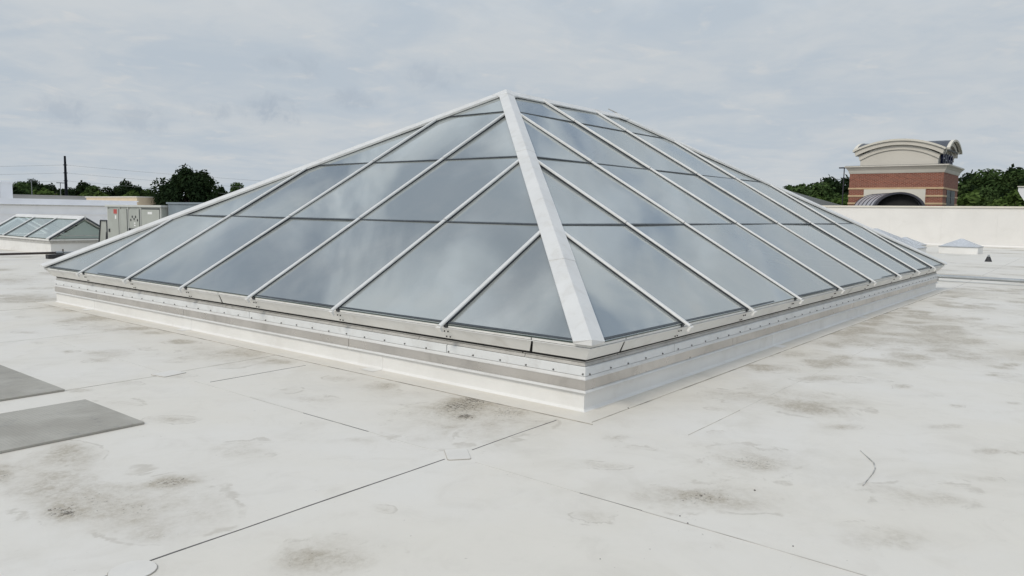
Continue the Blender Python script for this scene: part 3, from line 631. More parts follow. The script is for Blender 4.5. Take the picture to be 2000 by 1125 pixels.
for F in (FA, FB, FC, FD):
    edges = [0]+list(F.st)+[F.L]
    for a, b in zip(edges, edges[1:]):
        for t0, t1 in zip(LEV, LEV[1:]):
            g = .004/F.len
            poly = [(a+.005, t0+(g if t0 else -.004)), (b-.005, t0+(g if t0 else -.004)), (b-.005, t1-g), (a+.005, t1-g)]
            poly = clip(poly, 1, -F.h, .006); poly = clip(poly, -1, -F.h, -F.L+.006)
            if len(poly) < 3: continue
            ar = abs(sum(p[0]*q[1]-q[0]*p[1] for p, q in zip(poly, poly[1:]+poly[:1])))/2*F.len
            if ar < .02: continue
            cs, ct = sum(p[0] for p in poly)/len(poly), sum(p[1] for p in poly)/len(poly)
            k1, k2 = random.uniform(-.010, .010), random.uniform(-.010, .010)      # panes never sit perfectly true
            top = [F.P(s, t, max(-.010, min(.010, (s-cs)*k1+(t-ct)*F.len*k2))) for s, t in poly]
            if (top[1]-top[0]).cross(top[2]-top[0]).dot(F.n) < 0: top = top[::-1]
            bot = [p-F.n*.016 for p in top]; n = len(top)
            mb = MB(); mb.add(top+bot, [tuple(range(n))], 0); b0 = 0
            mb.f.append(tuple(range(n, 2*n))[::-1]); mb.m.append(1)
            for i in range(n): mb.f.append((i, n+i, n+(i+1) % n, (i+1) % n)); mb.m.append(2)
            mb.build('glass_pane', [M['glass'], M['glass_in'], M['glass_edge']], SK, recalc=False)
    # ribs
    for s in F.st:
        te = min(1.0, s/F.h, (F.L-s)/F.h)
        te2 = te-.045/F.len if te > .999 else te-.02
        mb = MB(); mb.prism([F.P(s+x, -.006, o) for x, o in ((-.025, -.03), (.025, -.03), (.025, .016), (-.025, .016))], [F.P(s+x, te2, o) for x, o in ((-.025, -.03), (.025, -.03), (.025, .016), (-.025, .016))])
        rib = mb.build('rib', M['gasket'], SK)
        prof = [(-.0225, .0165), (.0225, .0165), (.0225, .027), (.018, .034), (.009, .037), (-.009, .037), (-.018, .034), (-.0225, .027)]
        cuts = [-.016]+[l for l in LEV[1:4] if l < te-.06]+[te2]
        mb = MB()
        for i, (c0, c1) in enumerate(zip(cuts, cuts[1:])):
            lift = .005*i
            mb.prism([F.P(s+x, c0+(.010 if i else 0)/F.len, o+lift*(o > .018)) for x, o in prof], [F.P(s+x, c1, o+(0 if o < .018 else lift+.001)) for x, o in prof])
        mb.build('rib_cap', M['cap'], rib)
        mb = MB(); mb.prism([F.P(s+x, -.020, o) for x, o in ((-.028, -.026), (.028, -.026), (.028, .026), (-.028, .026))], [F.P(s+x, -.0165, o) for x, o in ((-.028, -.026), (.028, -.026), (.028, .026), (-.028, .026))])
        mb.build('end_clip', M['trim'], rib)
    # horizontal joints
    for l in LEV[1:4]:
        a, b = F.h*l+.02, F.L-F.h*l-.02; h = .013/F.len
        mb = MB(); mb.prism([F.P(a, l+q*h, o) for q, o in ((-1, -.022), (1, -.022), (1, .010), (-1, .010))], [F.P(b, l+q*h, o) for q, o in ((-1, -.022), (1, -.022), (1, .010), (-1, .010))])
        mb.build('horizontal_joint', M['joint'], SK)
    # dark edge of the glazing at the eave
    mb = MB(); mb.prism([F.P(.0, t, o) for t, o in ((-.0022, -.016), (.0015, -.016), (.0015, .005), (-.0022, .005))], [F.P(F.L, t, o) for t, o in ((-.0022, -.016), (.0015, -.016), (.0015, .005), (-.0022, .005))])
    mb.build('eave_gasket', M['joint'], SK)
# hip caps
A1, A2 = Vector((HX, HY, HR)), Vector((LX-HX, HY, HR))
WS = .165
def hip(corner, apex, f1, d1, f2, d2, joints=(0, .172, .586, .968)):
    c, a = Vector(corner), Vector(apex); d1, d2 = Vector(d1), Vector(d2)
    def sec(t, lift, b_=.013):
        H = c+(a-c)*t
        return [H+d1*WS+f1.n*b_, H+d1*(WS-.004)+f1.n*(.036+lift), H+Vector((0, 0, .060+lift)), H+d2*(WS-.004)+f2.n*(.036+lift), H+d2*WS+f2.n*b_, H+Vector((0, 0, b_))]
    for i, (t0, t1) in enumerate(zip(joints, joints[1:])):
        lift = (.000, .005, .010)[i]
        mb = MB(); A = sec(t0-(.010 if i == 0 else .004), lift); B = sec(t1-.0008, lift)
        mb.add(A+B, [(k, (k+1) % 6, 6+(k+1) % 6, 6+k) for k in range(6)]+[(0, 1, 2, 5), (5, 2, 3, 4), (6, 7, 8, 11), (11, 8, 9, 10)])
        mb.build('hip_cap', M['cap'], SK)
    G0, G1 = [[c+(a-c)*t+d_*(WS-.010)+f_.n*o_ for d_, f_, o_ in ((d1, f1, -.012), (d1, f1, .0125), (d2, f2, .0125), (d2, f2, -.012))] for t in (0, .985)]
    MB().prism(G0, G1).build('hip_gasket', M['gasket'], SK)
    return sec(joints[-1]+.001, .012)
X, Y = (1, 0, 0), (0, 1, 0)
neg = lambda v: tuple(-q for q in v)
h1 = hip((0, 0, HE), A1, FA, Y, FB, X)
h2 = hip((0, LY, HE), A1, FA, neg(Y), FD, X)
h3 = hip((LX, 0, HE), A2, FC, Y, FB, neg(X))
h4 = hip((LX, LY, HE), A2, FC, neg(Y), FD, neg(X))
def ridge_sec(x, lift=0.0):
    c = Vector((x, HY, HR)); wB = FB.sl.normalized()*-.125; wD = FD.sl.normalized()*-.125
    return [c+wB+FB.n*(.012), c+wB+FB.n*(.034+lift), c+Vector((0, 0, .060+lift)), c+wD+FD.n*(.034+lift), c+wD+FD.n*(.012)]
g0, g1 = [[Vector((x_, HY, HR))+F_.sl.normalized()*-.118+F_.n*o_ for F_, o_ in ((FB, -.012), (FB, .0115), (FD, .0115), (FD, -.012))] for x_ in (HX, LX-HX)]
MB().prism(g0, g1).build('ridge_gasket', M['gasket'], SK)
MB().prism(ridge_sec(HX+.16), ridge_sec(LX-HX-.16)).build('ridge_cap', M['cap'], SK)
for h, g, rsec, ap in ((h1, h2, ridge_sec(HX+.165, .012), A1), (h3, h4, ridge_sec(LX-HX-.165, .012), A2)):
    top = ap+Vector((0, 0, .078)); ring = [rsec[1], h[3], h[2], h[1], g[1], g[2], g[3], rsec[3], rsec[2]]
    low = [q-Vector((0, 0, .03)) for q in ring]; n = len(ring)
    mb = MB().add([top]+ring+low, [(0, i+1, (i+1) % n+1) for i in range(n)]+[(i+1, n+i+1, n+(i+1) % n+1, (i+1) % n+1) for i in range(n)])
    mb.build('apex_cap', M['cap'], SK)
d = (A2-Vector((LX, 0, HE))).normalized()
MB().tube(A2+Vector((0, 0, .06))-d*.1, A2+Vector((0, 0, .07))+d*.26, .014, .010, 6).build('flashing_tab', M['ledge'], SK)
MB().tube((0.145, 0.858, 0.631), (0.286, 0.588, 0.71), .014, .022, 6).build('timber_batten', M['batten'], SK)

# ------------------------------------------------------------------ small gabled skylight at the left
def gable_skylight(label, x0, x1, y0, bays, bw, ze, zr, rz=0.0):
    xm = (x0+x1)/2; w = (x1-x0)/2; L = bays*bw
    o = tag(empty('gable_skylight', (xm, y0, 0), rz), label, 'skylight')
    def P(u, v, z): return (u, v, z)
    MB().box(-w+.06, w-.06, .06, L-.06, -.004, ze-.14).build('curb', M['membrane_wall'], o)
    MB().box(-w+.02, w-.02, .02, L-.02, ze-.135, ze-.055).build('curb_flashing', M['ledge'], o)
    fr = MB().box(-w-.03, -w+.08, -.03, L+.03, ze-.05, ze).build('sill', M['trim'], o)
    MB().box(w-.08, w+.03, -.03, L+.03, ze-.05, ze).build('sill', M['trim'], o)
    for v in (-.03, L-.05): MB().box(-w+.083, w-.083, v, v+.08, ze-.05, ze-.002).build('sill', M['trim'], o)
    sl = (zr-ze)/w
    for sgn in (-1, 1):
        nrm = Vector((sgn*(zr-ze), 0, w)).normalized()
        def Q(v, t, k=0.0): return Vector((sgn*w*(1-t), v, ze+(zr-ze)*t))+nrm*k
        for i in range(bays):
            a, b = i*bw+.03, (i+1)*bw-.03
            top = [Q(a, .03, .01), Q(b, .03, .01), Q(b, .97, .01), Q(a, .97, .01)]
            if (top[1]-top[0]).cross(top[2]-top[0]).dot(nrm) < 0: top = top[::-1]
            bot = [p-nrm*.015 for p in top]
            mb = MB(); mb.add(top+bot, [(0, 1, 2, 3)]); mb.f.append((7, 6, 5, 4)); mb.m.append(1)
            for j in range(4): mb.f.append((j, 4+j, 4+(j+1) % 4, (j+1) % 4)); mb.m.append(2)
            mb.build('glass_pane', [M['glass_clear'], M['glass_in'], M['glass_edge']], o, recalc=False)
        for i in range(bays+1):
            ww = .045 if 0 < i < bays else .10
            v = i*bw+(.07 if i == 0 else (-.07 if i == bays else 0))
            mb = MB(); mb.prism([Q(v-ww, -.02, k) for k in (-.03, .05)]+[Q(v+ww, -.02, k) for k in (.05, -.03)], [Q(v-ww, .99, k) for k in (-.03, .05)]+[Q(v+ww, .99, k) for k in (.05, -.03)])
            mb.build('rib', M['cap'], o)
            mb = MB(); mb.prism([Q(v-ww-.014, 0, k) for k in (-.02, .03)]+[Q(v+ww+.014, 0, k) for k in (.03, -.02)], [Q(v-ww-.014, .98, k) for k in (-.02, .03)]+[Q(v+ww+.014, .98, k) for k in (.03, -.02)])
            mb.build('rib_gasket', M['joint'], o)
    MB().prism([(-.13, -.02, zr-.04), (0, -.02, zr+.07), (.13, -.02, zr-.04)], [(-.13, L+.02, zr-.04), (0, L+.02, zr+.07), (.13, L+.02, zr-.04)]).build('ridge_cap', M['cap'], o)
    for v, sg in ((.05, 1), (L-.05, -1)):
        mb = MB(); mb.prism([(-w+.2, v, ze+.02), (w-.2, v, ze+.02), (0, v, zr-.12)], [(-w+.2, v+.012*sg, ze+.02), (w-.2, v+.012*sg, ze+.02), (0, v+.012*sg, zr-.12)])
        mb.build('gable_pane', M['glass_gable'], o)
        for e_ in (-.5, .45): MB().tube((0, v+.02*sg, zr-.2), (e_*w, v+.02*sg, ze+.05), .018, n=6).build('gable_strut', M['joint'], o)
        MB().box(-w*.6, w*.6, v-.006, v+.004, ze+.10, ze+.125).build('gable_rail', M['ledge'], o)
    return o
gable_skylight('small gabled skylight with clear glass and white frame behind the black pipe', 5.0, 7.24, 24.3, 3, 2.05, .5, 1.2)
# ------------------------------------------------------------------ small domes, vent, pipes at the right
def dome(label, x, y, wd=1.62, zc=.30, za=.70):
    o = tag(empty('pyramid_dome', (x, y, 0)), label, 'roof light', 'small pyramid roof lights before the white wall')
    h = wd/2
    MB().box(-h, h, -h, h, -.004, zc).build('curb', M['membrane_wall'], o)
    MB().box(-h-.03, h+.03, -h-.03, h+.03, zc+.003, zc+.04).build('dome_frame', M['galv'], o)
    mb = MB(); mb.add([(-h, -h, zc+.042), (h, -h, zc+.042), (h, h, zc+.042), (-h, h, zc+.042), (-.05, -.05, za), (.05, -.05, za), (.05, .05, za), (-.05, .05, za)], [(0, 1, 5, 4), (1, 2, 6, 5), (2, 3, 7, 6), (3, 0, 4, 7), (4, 5, 6, 7), (3, 2, 1, 0)])
    mb.build('dome', M['dome'], o)
dome('small pyramid roof light, the right one, nearer the dark vent', 37.5, 3.05)
dome('small pyramid roof light, the left one, half behind the big skylight', 37.6, 5.55)
dome('larger pyramid roof light peeping over the far right slope of the big skylight', 29.03, 4.91, 3.2, .40, 1.2)
v = tag(empty('roof_vent', (29.76, .96, 0)), 'small dark cone vent standing alone on the white roof', 'vent')
MB().tube((0, 0, -.002), (0, 0, .20), .13, .055, 16).build('cone', M['black'], v)
MB().tube((0, 0, .2), (0, 0, .27), .04, .04, 12).build('stub_pipe', M['galv'], v)
c = tag(empty('conduit_run', (17.5, -2, 0)), 'grey metal conduit run low across the roof from the right corner of the big skylight', 'conduit')
MB().tube((-.06, -16, .13), (-.06, 9, .13), .035, n=10).build('conduit', M['galv'], c)
MB().tube((.06, -16, .12), (.06, 9, .12), .045, n=10).build('conduit', M['galv'], c)
for k in range(11):
    MB().box(-.16, .16, -15+k*2.2, -14.85+k*2.2, .001, .072).build('support_block', M['ledge'], c)
p = tag(empty('gas_pipe', (4, 22.25, 0)), 'dark pipe on a black rubber block before the small gabled skylight', 'pipe')
MB().tube((-16, 0, .17), (.5, 0, .17), .035, n=10).build('pipe', M['pipe'], p)
MB().tube((.5, 0, .17), (1.9, 0, .17), .03, n=10).build('pipe', M['galv'], p)
MB().tube((.42, 0, .17), (.62, 0, .17), .05, n=10).build('coupling', M['galv'], p)
for x in (.45, -5, -10): MB().box(x-.32, x+.32, -.22, .0, .001, .13).build('rubber_block', M['black'], p, bevel=.02)
MB().tube((.62, -.02, .13), (.62, -.02, .28), .02, n=8).build('clamp', M['pipe'], p)
rod = MB().tube((30.2, 6.2, 0), (30.2, 6.2, 1.45), .02, .012, 6).build('vent_rod', M['galv'], None)
tag(rod, 'thin upright metal rod behind the right slope of the big skylight', 'rod')

# ------------------------------------------------------------------ rooftop units at the left
H = tag(empty('rooftop_unit', (6.0, 18.73, 0)), 'pale grey green rooftop air unit with four door panels and punched holes', 'air unit')
WY, TZ, DX = 3.57, 1.66, 1.8
def hp(px): return WY*(1-(px-210)/108.0)
MB().box(0, DX, 0, WY, .12, TZ-.06).build('cabinet', M['unit'], H)
MB().box(-.05, DX+.05, -.05, WY+.05, TZ-.058, TZ).build('top_cap', M['unit_edge'], H)
MB().box(.1, DX-.1, .1, WY-.1, -.004, .118).build('base_curb', M['ledge'], H)
for a, b, z0 in ((213.5, 235.5, .16), (239, 252.5, .16), (257, 277, .95), (281.5, 315, .16)):
    y0, y1 = hp(b), hp(a)
    pn = MB().box(-.034, -.003, y0, y1, z0, TZ-.13).build('door_panel', M['unit'], H, bevel=.006)
    if a == 257:
        for px, z in ((264, 1.30), (270.5, 1.30), (261, 1.20), (267.5, 1.235), (274, 1.20)):
            MB().tube((-.036, hp(px), z), (-.0345, hp(px), z), .042, n=12).build('round_hole', M['black'], pn)
        MB().box(-.037, -.0345, hp(270), hp(267), 1.02, 1.06).build('sticker', M['sticker'], pn)
        MB().box(-.037, -.0345, hp(270), hp(267), 1.09, 1.13).build('sticker', M['sticker'], pn)
    if a == 213.5:
        MB().box(-.037, -.0345, hp(233), hp(226), 1.38, 1.52).build('warning_sticker', M['red'], pn)
        MB().box(-.037, -.0345, hp(231.5), hp(228.5), 1.22, 1.33).build('sticker', M['sticker'], pn)
        MB().box(-.06, -.0345, hp(217.5), hp(215.5), .80, .90).build('latch', M['dark'], pn)
    if a == 281.5: MB().box(-.037, -.0345, hp(302), hp(294), 1.39, 1.46).build('sticker', M['sticker'], pn)
for px in (212, 237.2, 254.7, 279.3, 316.8):
    MB().box(-.024, -.002, hp(px)-.02, hp(px)+.02, .13, TZ-.062).build('corner_post', M['unit_edge'], H)
for px in (235.9, 238.6, 253.1, 256.5, 277.5, 281.0, 315.6, 213.0): MB().box(-.012, -.001, hp(px)-.03, hp(px)+.03, .13, TZ-.12).build('door_gap', M['dark'], H)
MB().box(-.012, -.001, hp(315), hp(281.5), TZ-.128, TZ-.10).build('door_gap', M['dark'], H)
for y in (1.64, 1.85): MB().tube((-.09, y, .12), (-.09, y, .94), .04, n=8).build('pipe_stub', M['dark'], H)
mb = MB(); pr = [(.02, 1.15), (.48, 1.15), (.72, .14), (.02, .14)]
mb.prism([(0, WY+y, z) for y, z in pr], [(DX-.3, WY+y, z) for y, z in pr]); hood = mb.build('intake_hood', M['unit'], H)
mb = MB()
for (ya, za), (yb, zb) in zip(pr, pr[1:]+pr[:1]): mb.tube((-.01, WY+ya, za), (-.01, WY+yb, zb), .025, n=6)
mb.build('hood_frame', M['dark'], hood)
MB().prism([(-.02, WY+.06, .2), (-.02, WY+.22, .2), (-.02, WY+.1, .8)], [(-.008, WY+.06, .2), (-.008, WY+.22, .2), (-.008, WY+.1, .8)]).build('hood_opening', M['black'], hood)
U2 = tag(empty('rooftop_unit', (6.15, 15.3, 0)), 'slate grey rooftop unit with dark louvres beside the dark round tree', 'air unit')
MB().box(0, 2.1, 0, 3.35, .1, 1.70).build('cabinet', M['unit_blue'], U2)
MB().box(-.04, 2.14, -.04, 3.39, 1.702, 1.75).build('top_cap', M['unit_blue'], U2)
MB().box(.1, 2.0, .1, 3.25, -.004, .098).build('base_curb', M['ledge'], U2)
for a, b in ((2.05, 2.5), (1.05, 1.85), (.15, .85)):
    f = MB().box(-.03, -.002, a-.05, b+.05, .3, 1.55).build('louvre_frame', M['unit_blue'], U2)
    MB().box(-.036, -.031, a, b, .35, 1.34).build('louvre', M['dark'], f)
    MB().tube((-.034, a+.3, 1.45), (-.031, a+.3, 1.45), .06, n=10).build('round_hole', M['black'], f)

# ------------------------------------------------------------------ white walls and blocks at the left
def wallthing(name, label, cat, mat, b, coping=None):
    x0, x1, y0, y1, z0, z1 = b
    o = tag(empty(name, ((x0+x1)/2, (y0+y1)/2, z0)), label, cat)
    q = lambda *a: (a[0]-(x0+x1)/2, a[1]-(x0+x1)/2, a[2]-(y0+y1)/2, a[3]-(y0+y1)/2, a[4]-z0, a[5]-z0)
    MB().box(*q(x0, x1, y0, y1, z0, z1)).build('wall', mat, o)
    if coping: MB().box(*q(x0-.12, x1+.12, y0-.12, y1+.12, z1+.002, z1+coping[0])).build('coping', coping[1], o)
    return o, q
o, q = wallthing('parapet_wall', 'long low white roof wall behind the small gabled skylight', 'wall', M['farwhite'], (-30, 34, 60.0, 60.6, -.3, 1.60), (.09, M['ledge']))
MB().box(*q(-30, 34, 59.93, 59.995, .98, 1.03)).build('wall_lap', M['farwhite'], o)
MB().box(*q(-30, 34, 59.96, 59.996, 1.44, 1.598)).build('wall_lap', M['farwhite'], o)
far_roof = box('far_roof', M['farwhite'], None, -30, 60, 60.7, 140, -.4, 1.2); tag(far_roof, kind='structure')
wallthing('parapet_wall', 'higher white roof wall farther back, ending at the tan block', 'wall', M['farwhite'], (-30, 31.5, 75, 75.5, 1.2, 2.16), (.08, M['farwhite']))
wallthing('tan_building', 'low tan stucco block left of the dark round tree', 'building', M['tan'], (40.85, 43.5, 95, 110, 1.2, 2.86), (.14, M['cream']))
wallthing('grey_building', 'long flat grey roof edge before the far left trees', 'building', M['fargrey'], (10, 60, 118, 132, 1.2, 3.05), (.1, M['fargrey']))
wb, q = wallthing('white_building', 'white rooftop block cut off by the left edge', 'building', M['farwhite'], (14, 22.1, 80, 86, 1.2, 3.75), (.12, M['farwhite']))
MB().box(*q(14.2, 20.9, 79.9, 79.996, 1.6, 2.75 - .45)).build('dark_opening', M['slate'], wb)
MB().box(*q(20.9, 21.0, 79.92, 79.997, 2.3, 3.7)).build('corner_joint', M['fargrey'], wb)
MB().box(*q(14.2, 20.2, 79.93, 79.997, 3.25, 3.34)).build('vent_slot', M['dark'], wb)
random.seed(5)
for k, (x, w_) in enumerate(((22.8, .5), (27.0, .25), (28.2, .55), (33.5, .3))):
    pass

# ------------------------------------------------------------------ white wall at the right
PW = tag(empty('parapet_wall', (49.6, 0, 0)), 'tall white roof wall below the brick tower', 'wall')
MB().box(.0, .5, -30, 45, -.3, 2.36).build('wall_core', M['parapet'], PW)
for k in range(25):
    MB().box(-.05, -.002, -30+k*3+.0015, -27+k*3-.0015, .12, 2.36).build('membrane_panel', M['parapet'], PW)
MB().box(-.14, .6, -30.05, 45.05, 2.363, 2.46).build('coping', M['cream_pale'], PW)
mb = MB(); mb.prism([(-.002, -30, .115), (-.06, -30, .115), (-.10, -30, .03), (-.3, -30, .004), (-.002, -30, .002)], [(-.002, 45, .115), (-.06, 45, .115), (-.10, 45, .03), (-.3, 45, .004), (-.002, 45, .002)])
mb.build('base_cove', M['parapet'], PW)

# ------------------------------------------------------------------ ground
g = MB().add([(-1500, -1500, -8.5), (2500, -1500, -8.5), (2500, 2500, -8.5), (-1500, 2500, -8.5)], [(0, 1, 2, 3)]).build('ground', M['ground'], None); tag(g, kind='structure')

# ------------------------------------------------------------------ brick tower
TX, TY0, TY1 = 65.0, 8.66, 15.85
TD = 6.7                                     # depth away from us
BT = tag(empty('brick_tower', (TX+TD/2, (TY0+TY1)/2, -8.5)), 'red brick entrance tower with cream arched gables above the white wall', 'tower')
ox, oy, oz = TX+TD/2, (TY0+TY1)/2, -8.5
def loc(m): m.v = [(x-ox, y-oy, z-oz) for x, y, z in m.v]; return m
def tb(name, mat, *b, parent=BT): return loc(MB().box(*b)).build(name, mat, parent)
tb('brick_wall', M['brick'], TX, TX+TD, TY0, TY1, -8.5, 5.42)
for z in (4.16, 3.53, 2.90):
    h = .07
    if z > 4: tb('stone_band', M['stone'], TX-.05, TX+TD+.05, TY0-.05, TY1+.05, z-h, z+h)
    else:
        tb('stone_band', M['stone'], TX-.05, TX+.1, TY0-.05, 9.9, z-h, z+h); tb('stone_band', M['stone'], TX-.05, TX+.1, 14.62, TY1+.05, z-h, z+h)
        tb('stone_band', M['stone'], TX+.1, TX+1.6, TY0-.05, TY0+.1, z-h, z+h); tb('stone_band', M['stone'], TX+5.4, TX+TD+.05, TY0-.05, TY0+.1, z-h, z+h)
pnl = tb('white_panel', M['cream_pale'], TX-.04, TX+.1, 9.9, 14.62, -2, 4.088)
win = tb('side_window', M['greenglass'], TX+1.65, TX+5.3, TY0-.03, TY0+.1, -2, 4.05)
for z in (2.9, 3.5): tb('window_rail', M['rib'], TX+1.65, TX+5.3, TY0-.06, TY0-.031, z-.03, z+.03, parent=win)
tb('window_mullion', M['rib'], TX+3.4, TX+3.5, TY0-.062, TY0-.032, -2, 4.04, parent=win)
# cornice: stepped flare
def cornice(prof):
    x0, x1, y0, y1 = TX, TX+TD, TY0, TY1
    rings = [[(x0-o, y0-o, z), (x1+o, y0-o, z), (x1+o, y1+o, z), (x0-o, y1+o, z)] for o, z in prof]
    m = MB()
    for a, b in zip(rings, rings[1:]): m.add(a+b, [(i, (i+1) % 4, 4+(i+1) % 4, 4+i) for i in range(4)])
    m.add(rings[0], [(3, 2, 1, 0)]); m.add(rings[-1], [(0, 1, 2, 3)])
    return loc(m).build('cornice', M['cream'], BT)
cornice([(.03, 5.424), (.06, 5.50), (.08, 5.56), (.12, 5.68), (.22, 5.82), (.32, 5.93), (.37, 5.97), (.37, 6.06)])
tb('cornice_cap', M['slate'], TX-.33, TX+TD+.33, TY0-.33, TY1+.33, 6.062, 6.085)
# attic body and crossing barrel vaults
AX0, AX1, AY0, AY1 = TX+.55, TX+TD-.55, 9.25, 15.2
tb('attic_wall', M['cream'], AX0, AX1, AY0, AY1, 6.087, 7.0)
def arc(c, half, zs, rise, n=20):
    r = (half*half+rise*rise)/(2*rise); cz = zs+rise-r; a = math.asin(min(1, half/r))
    return [(c+r*math.sin(-a+2*a*k/n), cz+r*math.cos(-a+2*a*k/n)) for k in range(n+1)]
def vault(name, axis, c, half, lo, hi, zs, rise, thick, mat, n=20):
    out = arc(c, half, zs, rise, n); inn = arc(c, half-thick*.25, zs-thick, rise, n)
    ring = out+inn[::-1]
    pt = (lambda u, z, w_: (w_, u, z)) if axis == 'x' else (lambda u, z, w_: (u, w_, z))
    m = MB(); A = [pt(u, z, lo) for u, z in ring]; B = [pt(u, z, hi) for u, z in ring]; k = len(ring)
    m.add(A+B, [(i, (i+1) % k, k+(i+1) % k, k+i) for i in range(k)])
    for base in (A, B): 
        m.add(base, [(i, i+1, 2*n-i, 2*n+1-i) for i in range(n)])
    return loc(m).build(name, mat, BT)
def tympanum(axis, c, half, lo, hi, zs, rise):
    o = arc(c, half, zs, rise); poly = [(o[0][0], 6.9)]+o+[(o[-1][0], 6.9)]
    pt = (lambda u, z, w_: (w_, u, z)) if axis == 'x' else (lambda u, z, w_: (u, w_, z))
    m = MB(); m.prism([pt(u, z, lo) for u, z in poly], [pt(u, z, hi) for u, z in poly]); return loc(m).build('gable_wall', M['cream'], BT)
cy, cx = (AY0+AY1)/2, (AX0+AX1)/2
hy, hx = (AY1-AY0)/2, (AX1-AX0)/2
tympanum('x', cy, hy, AX0+.002, AX1-.002, 6.9, 1.0); tympanum('y', cx+.3, hx-.3, AY0+.003, AY1-.003, 6.9, 1.0)
vault('barrel_roof', 'x', cy, hy+.5, AX0+.07, AX1-.07, 7.40, .84, .10, M['slate']); vault('barrel_roof', 'y', cx+.5, hx+.15, AY0-.5, AY1+.5, 7.43, .84, .12, M['slate'])
for nm, ov, ex, zs, th, mt in (('arch_cornice', .46, .58, 7.42, .16, 'cream_pale'), ('arch_cornice', .33, .44, 7.27, .34, 'cream'),
                               ('arch_moulding', .10, .14, 6.90, .34, 'cream')):
    for a_ in ('x', 'y'):
        l0, l1, c_, h_ = (AX0, AX1, cy, hy) if a_ == 'x' else (AY0, AY1, cx+.5, hx-.38)
        dz = 0 if a_ == 'x' else .02
        if a_ == 'y' and ex == .58:
            vault(nm, a_, c_, h_+ex+.03, l0-.74, l0-.502, zs+dz+.02, .84, th, M[mt]); vault(nm, a_, c_, h_+ex+.03, l1+.502, l1+.74, zs+dz+.02, .84, th, M[mt]); continue
        if a_ == 'y': ov += .1
        vault(nm, a_, c_, h_+ex, l0-ov, l0+.06, zs+dz, .84, th, M[mt]); vault(nm, a_, c_, h_+ex, l1-.06, l1+ov, zs+dz, .84, th, M[mt])
# sign lettering on the right hand gable
fc = bpy.data.curves.new('lettering', 'FONT'); fc.body = 'HAGGI'; fc.size = 1.25; fc.extrude = .10; fc.align_x = 'CENTER'; fc.space_character = 1.05
fo = bpy.data.objects.new('tmp', fc); col.objects.link(fo)
bpy.context.view_layer.update()
me = bpy.data.meshes.new_from_object(fo.evaluated_get(bpy.context.evaluated_depsgraph_get())); bpy.data.objects.remove(fo)
me.materials.clear(); me.materials.append(M['navy'])
lt = link('sign_lettering', me, BT); lt.location = (cx-ox, AY0-.16-oy, 6.22-oz); lt.rotation_euler = (R_(90), 0, 0); lt.scale = (1.12, 1.0, 1.0)
# barrel canopy against the white panel
BC = tag(empty('barrel_canopy', (61, 11, -2)), 'ribbed metal barrel canopy with a dark arched mouth at the foot of the brick tower', 'canopy')
F0, B0, hw, zb, rs_ = Vector((61, 11.02, 0)), Vector((64.85, 13.6, 0)), 1.85, 2.25, 1.42
def hoop(p, k=1.0, n=18): return [Vector((p.x, p.y-hw*k*math.cos(math.pi*i/n), zb+rs_*k*math.sin(math.pi*i/n)*1.0)) for i in range(n+1)]
def bl(m): m.v = [(x-61, y-11, z+2) for x, y, z in m.v]; return m
def vaultpiece(p, q_, k0, k1, name, mat, parent):
    a, b, c_, d_ = hoop(p, k0), hoop(q_, k0), hoop(p, k1), hoop(q_, k1); m = MB(); n = 18
    for i in range(n):
        m.add([a[i], a[i+1], b[i+1], b[i]], [(0, 1, 2, 3)]); m.add([c_[i], c_[i+1], d_[i+1], d_[i]], [(3, 2, 1, 0)])
        m.add([a[i], c_[i], c_[i+1], a[i+1]], [(0, 1, 2, 3)]); m.add([b[i], d_[i], d_[i+1], b[i+1]], [(0, 1, 2, 3)])
    return bl(m).build(name, mat, parent, recalc=True)
vaultpiece(F0, B0, 1.0, .97, 'vault_skin', M['barrel'], BC)
dv = (B0-F0)
vaultpiece(F0-dv*.05, F0+dv*.04, 1.035, .93, 'mouth_arch', M['rib'], BC)
for k in range(1, 6): vaultpiece(F0+dv*(k/5.2-.012), F0+dv*(k/5.2+.012), 1.022, .995, 'seam_rib', M['rib'], BC)
for yy in (-hw, hw): 
    for P_ in (F0, B0-dv*.03): bl(MB().box(P_.x-.1, P_.x+.1, P_.y+yy*.95-.1, P_.y+yy*.95+.1, -2, 2.3)).build('post', M['rib'], BC)
m = MB(); hb = hoop(F0+dv*.10, .97); m.add(hb, [tuple(range(len(hb)))]); hb2 = [p_+Vector((.05, 0, 0)) for p_ in hb]; m.add(hb2, [tuple(range(len(hb2)))]); bl(m).build('mouth_shade', M['void'], BC)  # black sheet across the mouth stands in for the shaded interior
# lamp on a thin pole at the tower's left edge, white block at the right edge, grey roof
LP = tag(empty('light_pole', (66.5, 16.75, -8.5)), 'thin dark pole with small lamp at the left edge of the brick tower', 'light pole')
MB().tube((0, 0, 0), (0, 0, 14.5), .055, .045, 8).build('pole', M['rib'], LP); MB().box(-.15, .15, -.1, .42, 14.5, 14.6).build('lamp_head', M['rib'], LP)
WS_ = tag(empty('white_building', (66, -1, -8.5)), 'white flared building edge peeping in at the far right', 'building')
mb = MB(); pr = [(4.67, 12.72), (4.68, 12.46), (4.53, 12.14), (4.22, 11.65), (3.9, 11.2), (3.8, 0), (-8, 0), (-8, 12.72)]
mb.prism([(0, y, z) for y, z in pr], [(7, y, z) for y, z in pr]).build('wall', M['farwhite'], WS_)
mb = MB(); mb.box(-.1, 7.1, -8.05, 4.72, 12.722, 12.79); mb.build('coping', M['cream_pale'], WS_)
SR = tag(empty('shingle_roof', (64, 26, -8.5)), 'dark grey sloping roof just behind the right slope of the big skylight', 'roof')
mb = MB(); pr = [(-9.2, 10.85), (-9.2, 11.05), (0, 13.6), (9, 11.05), (9, 10.85)]
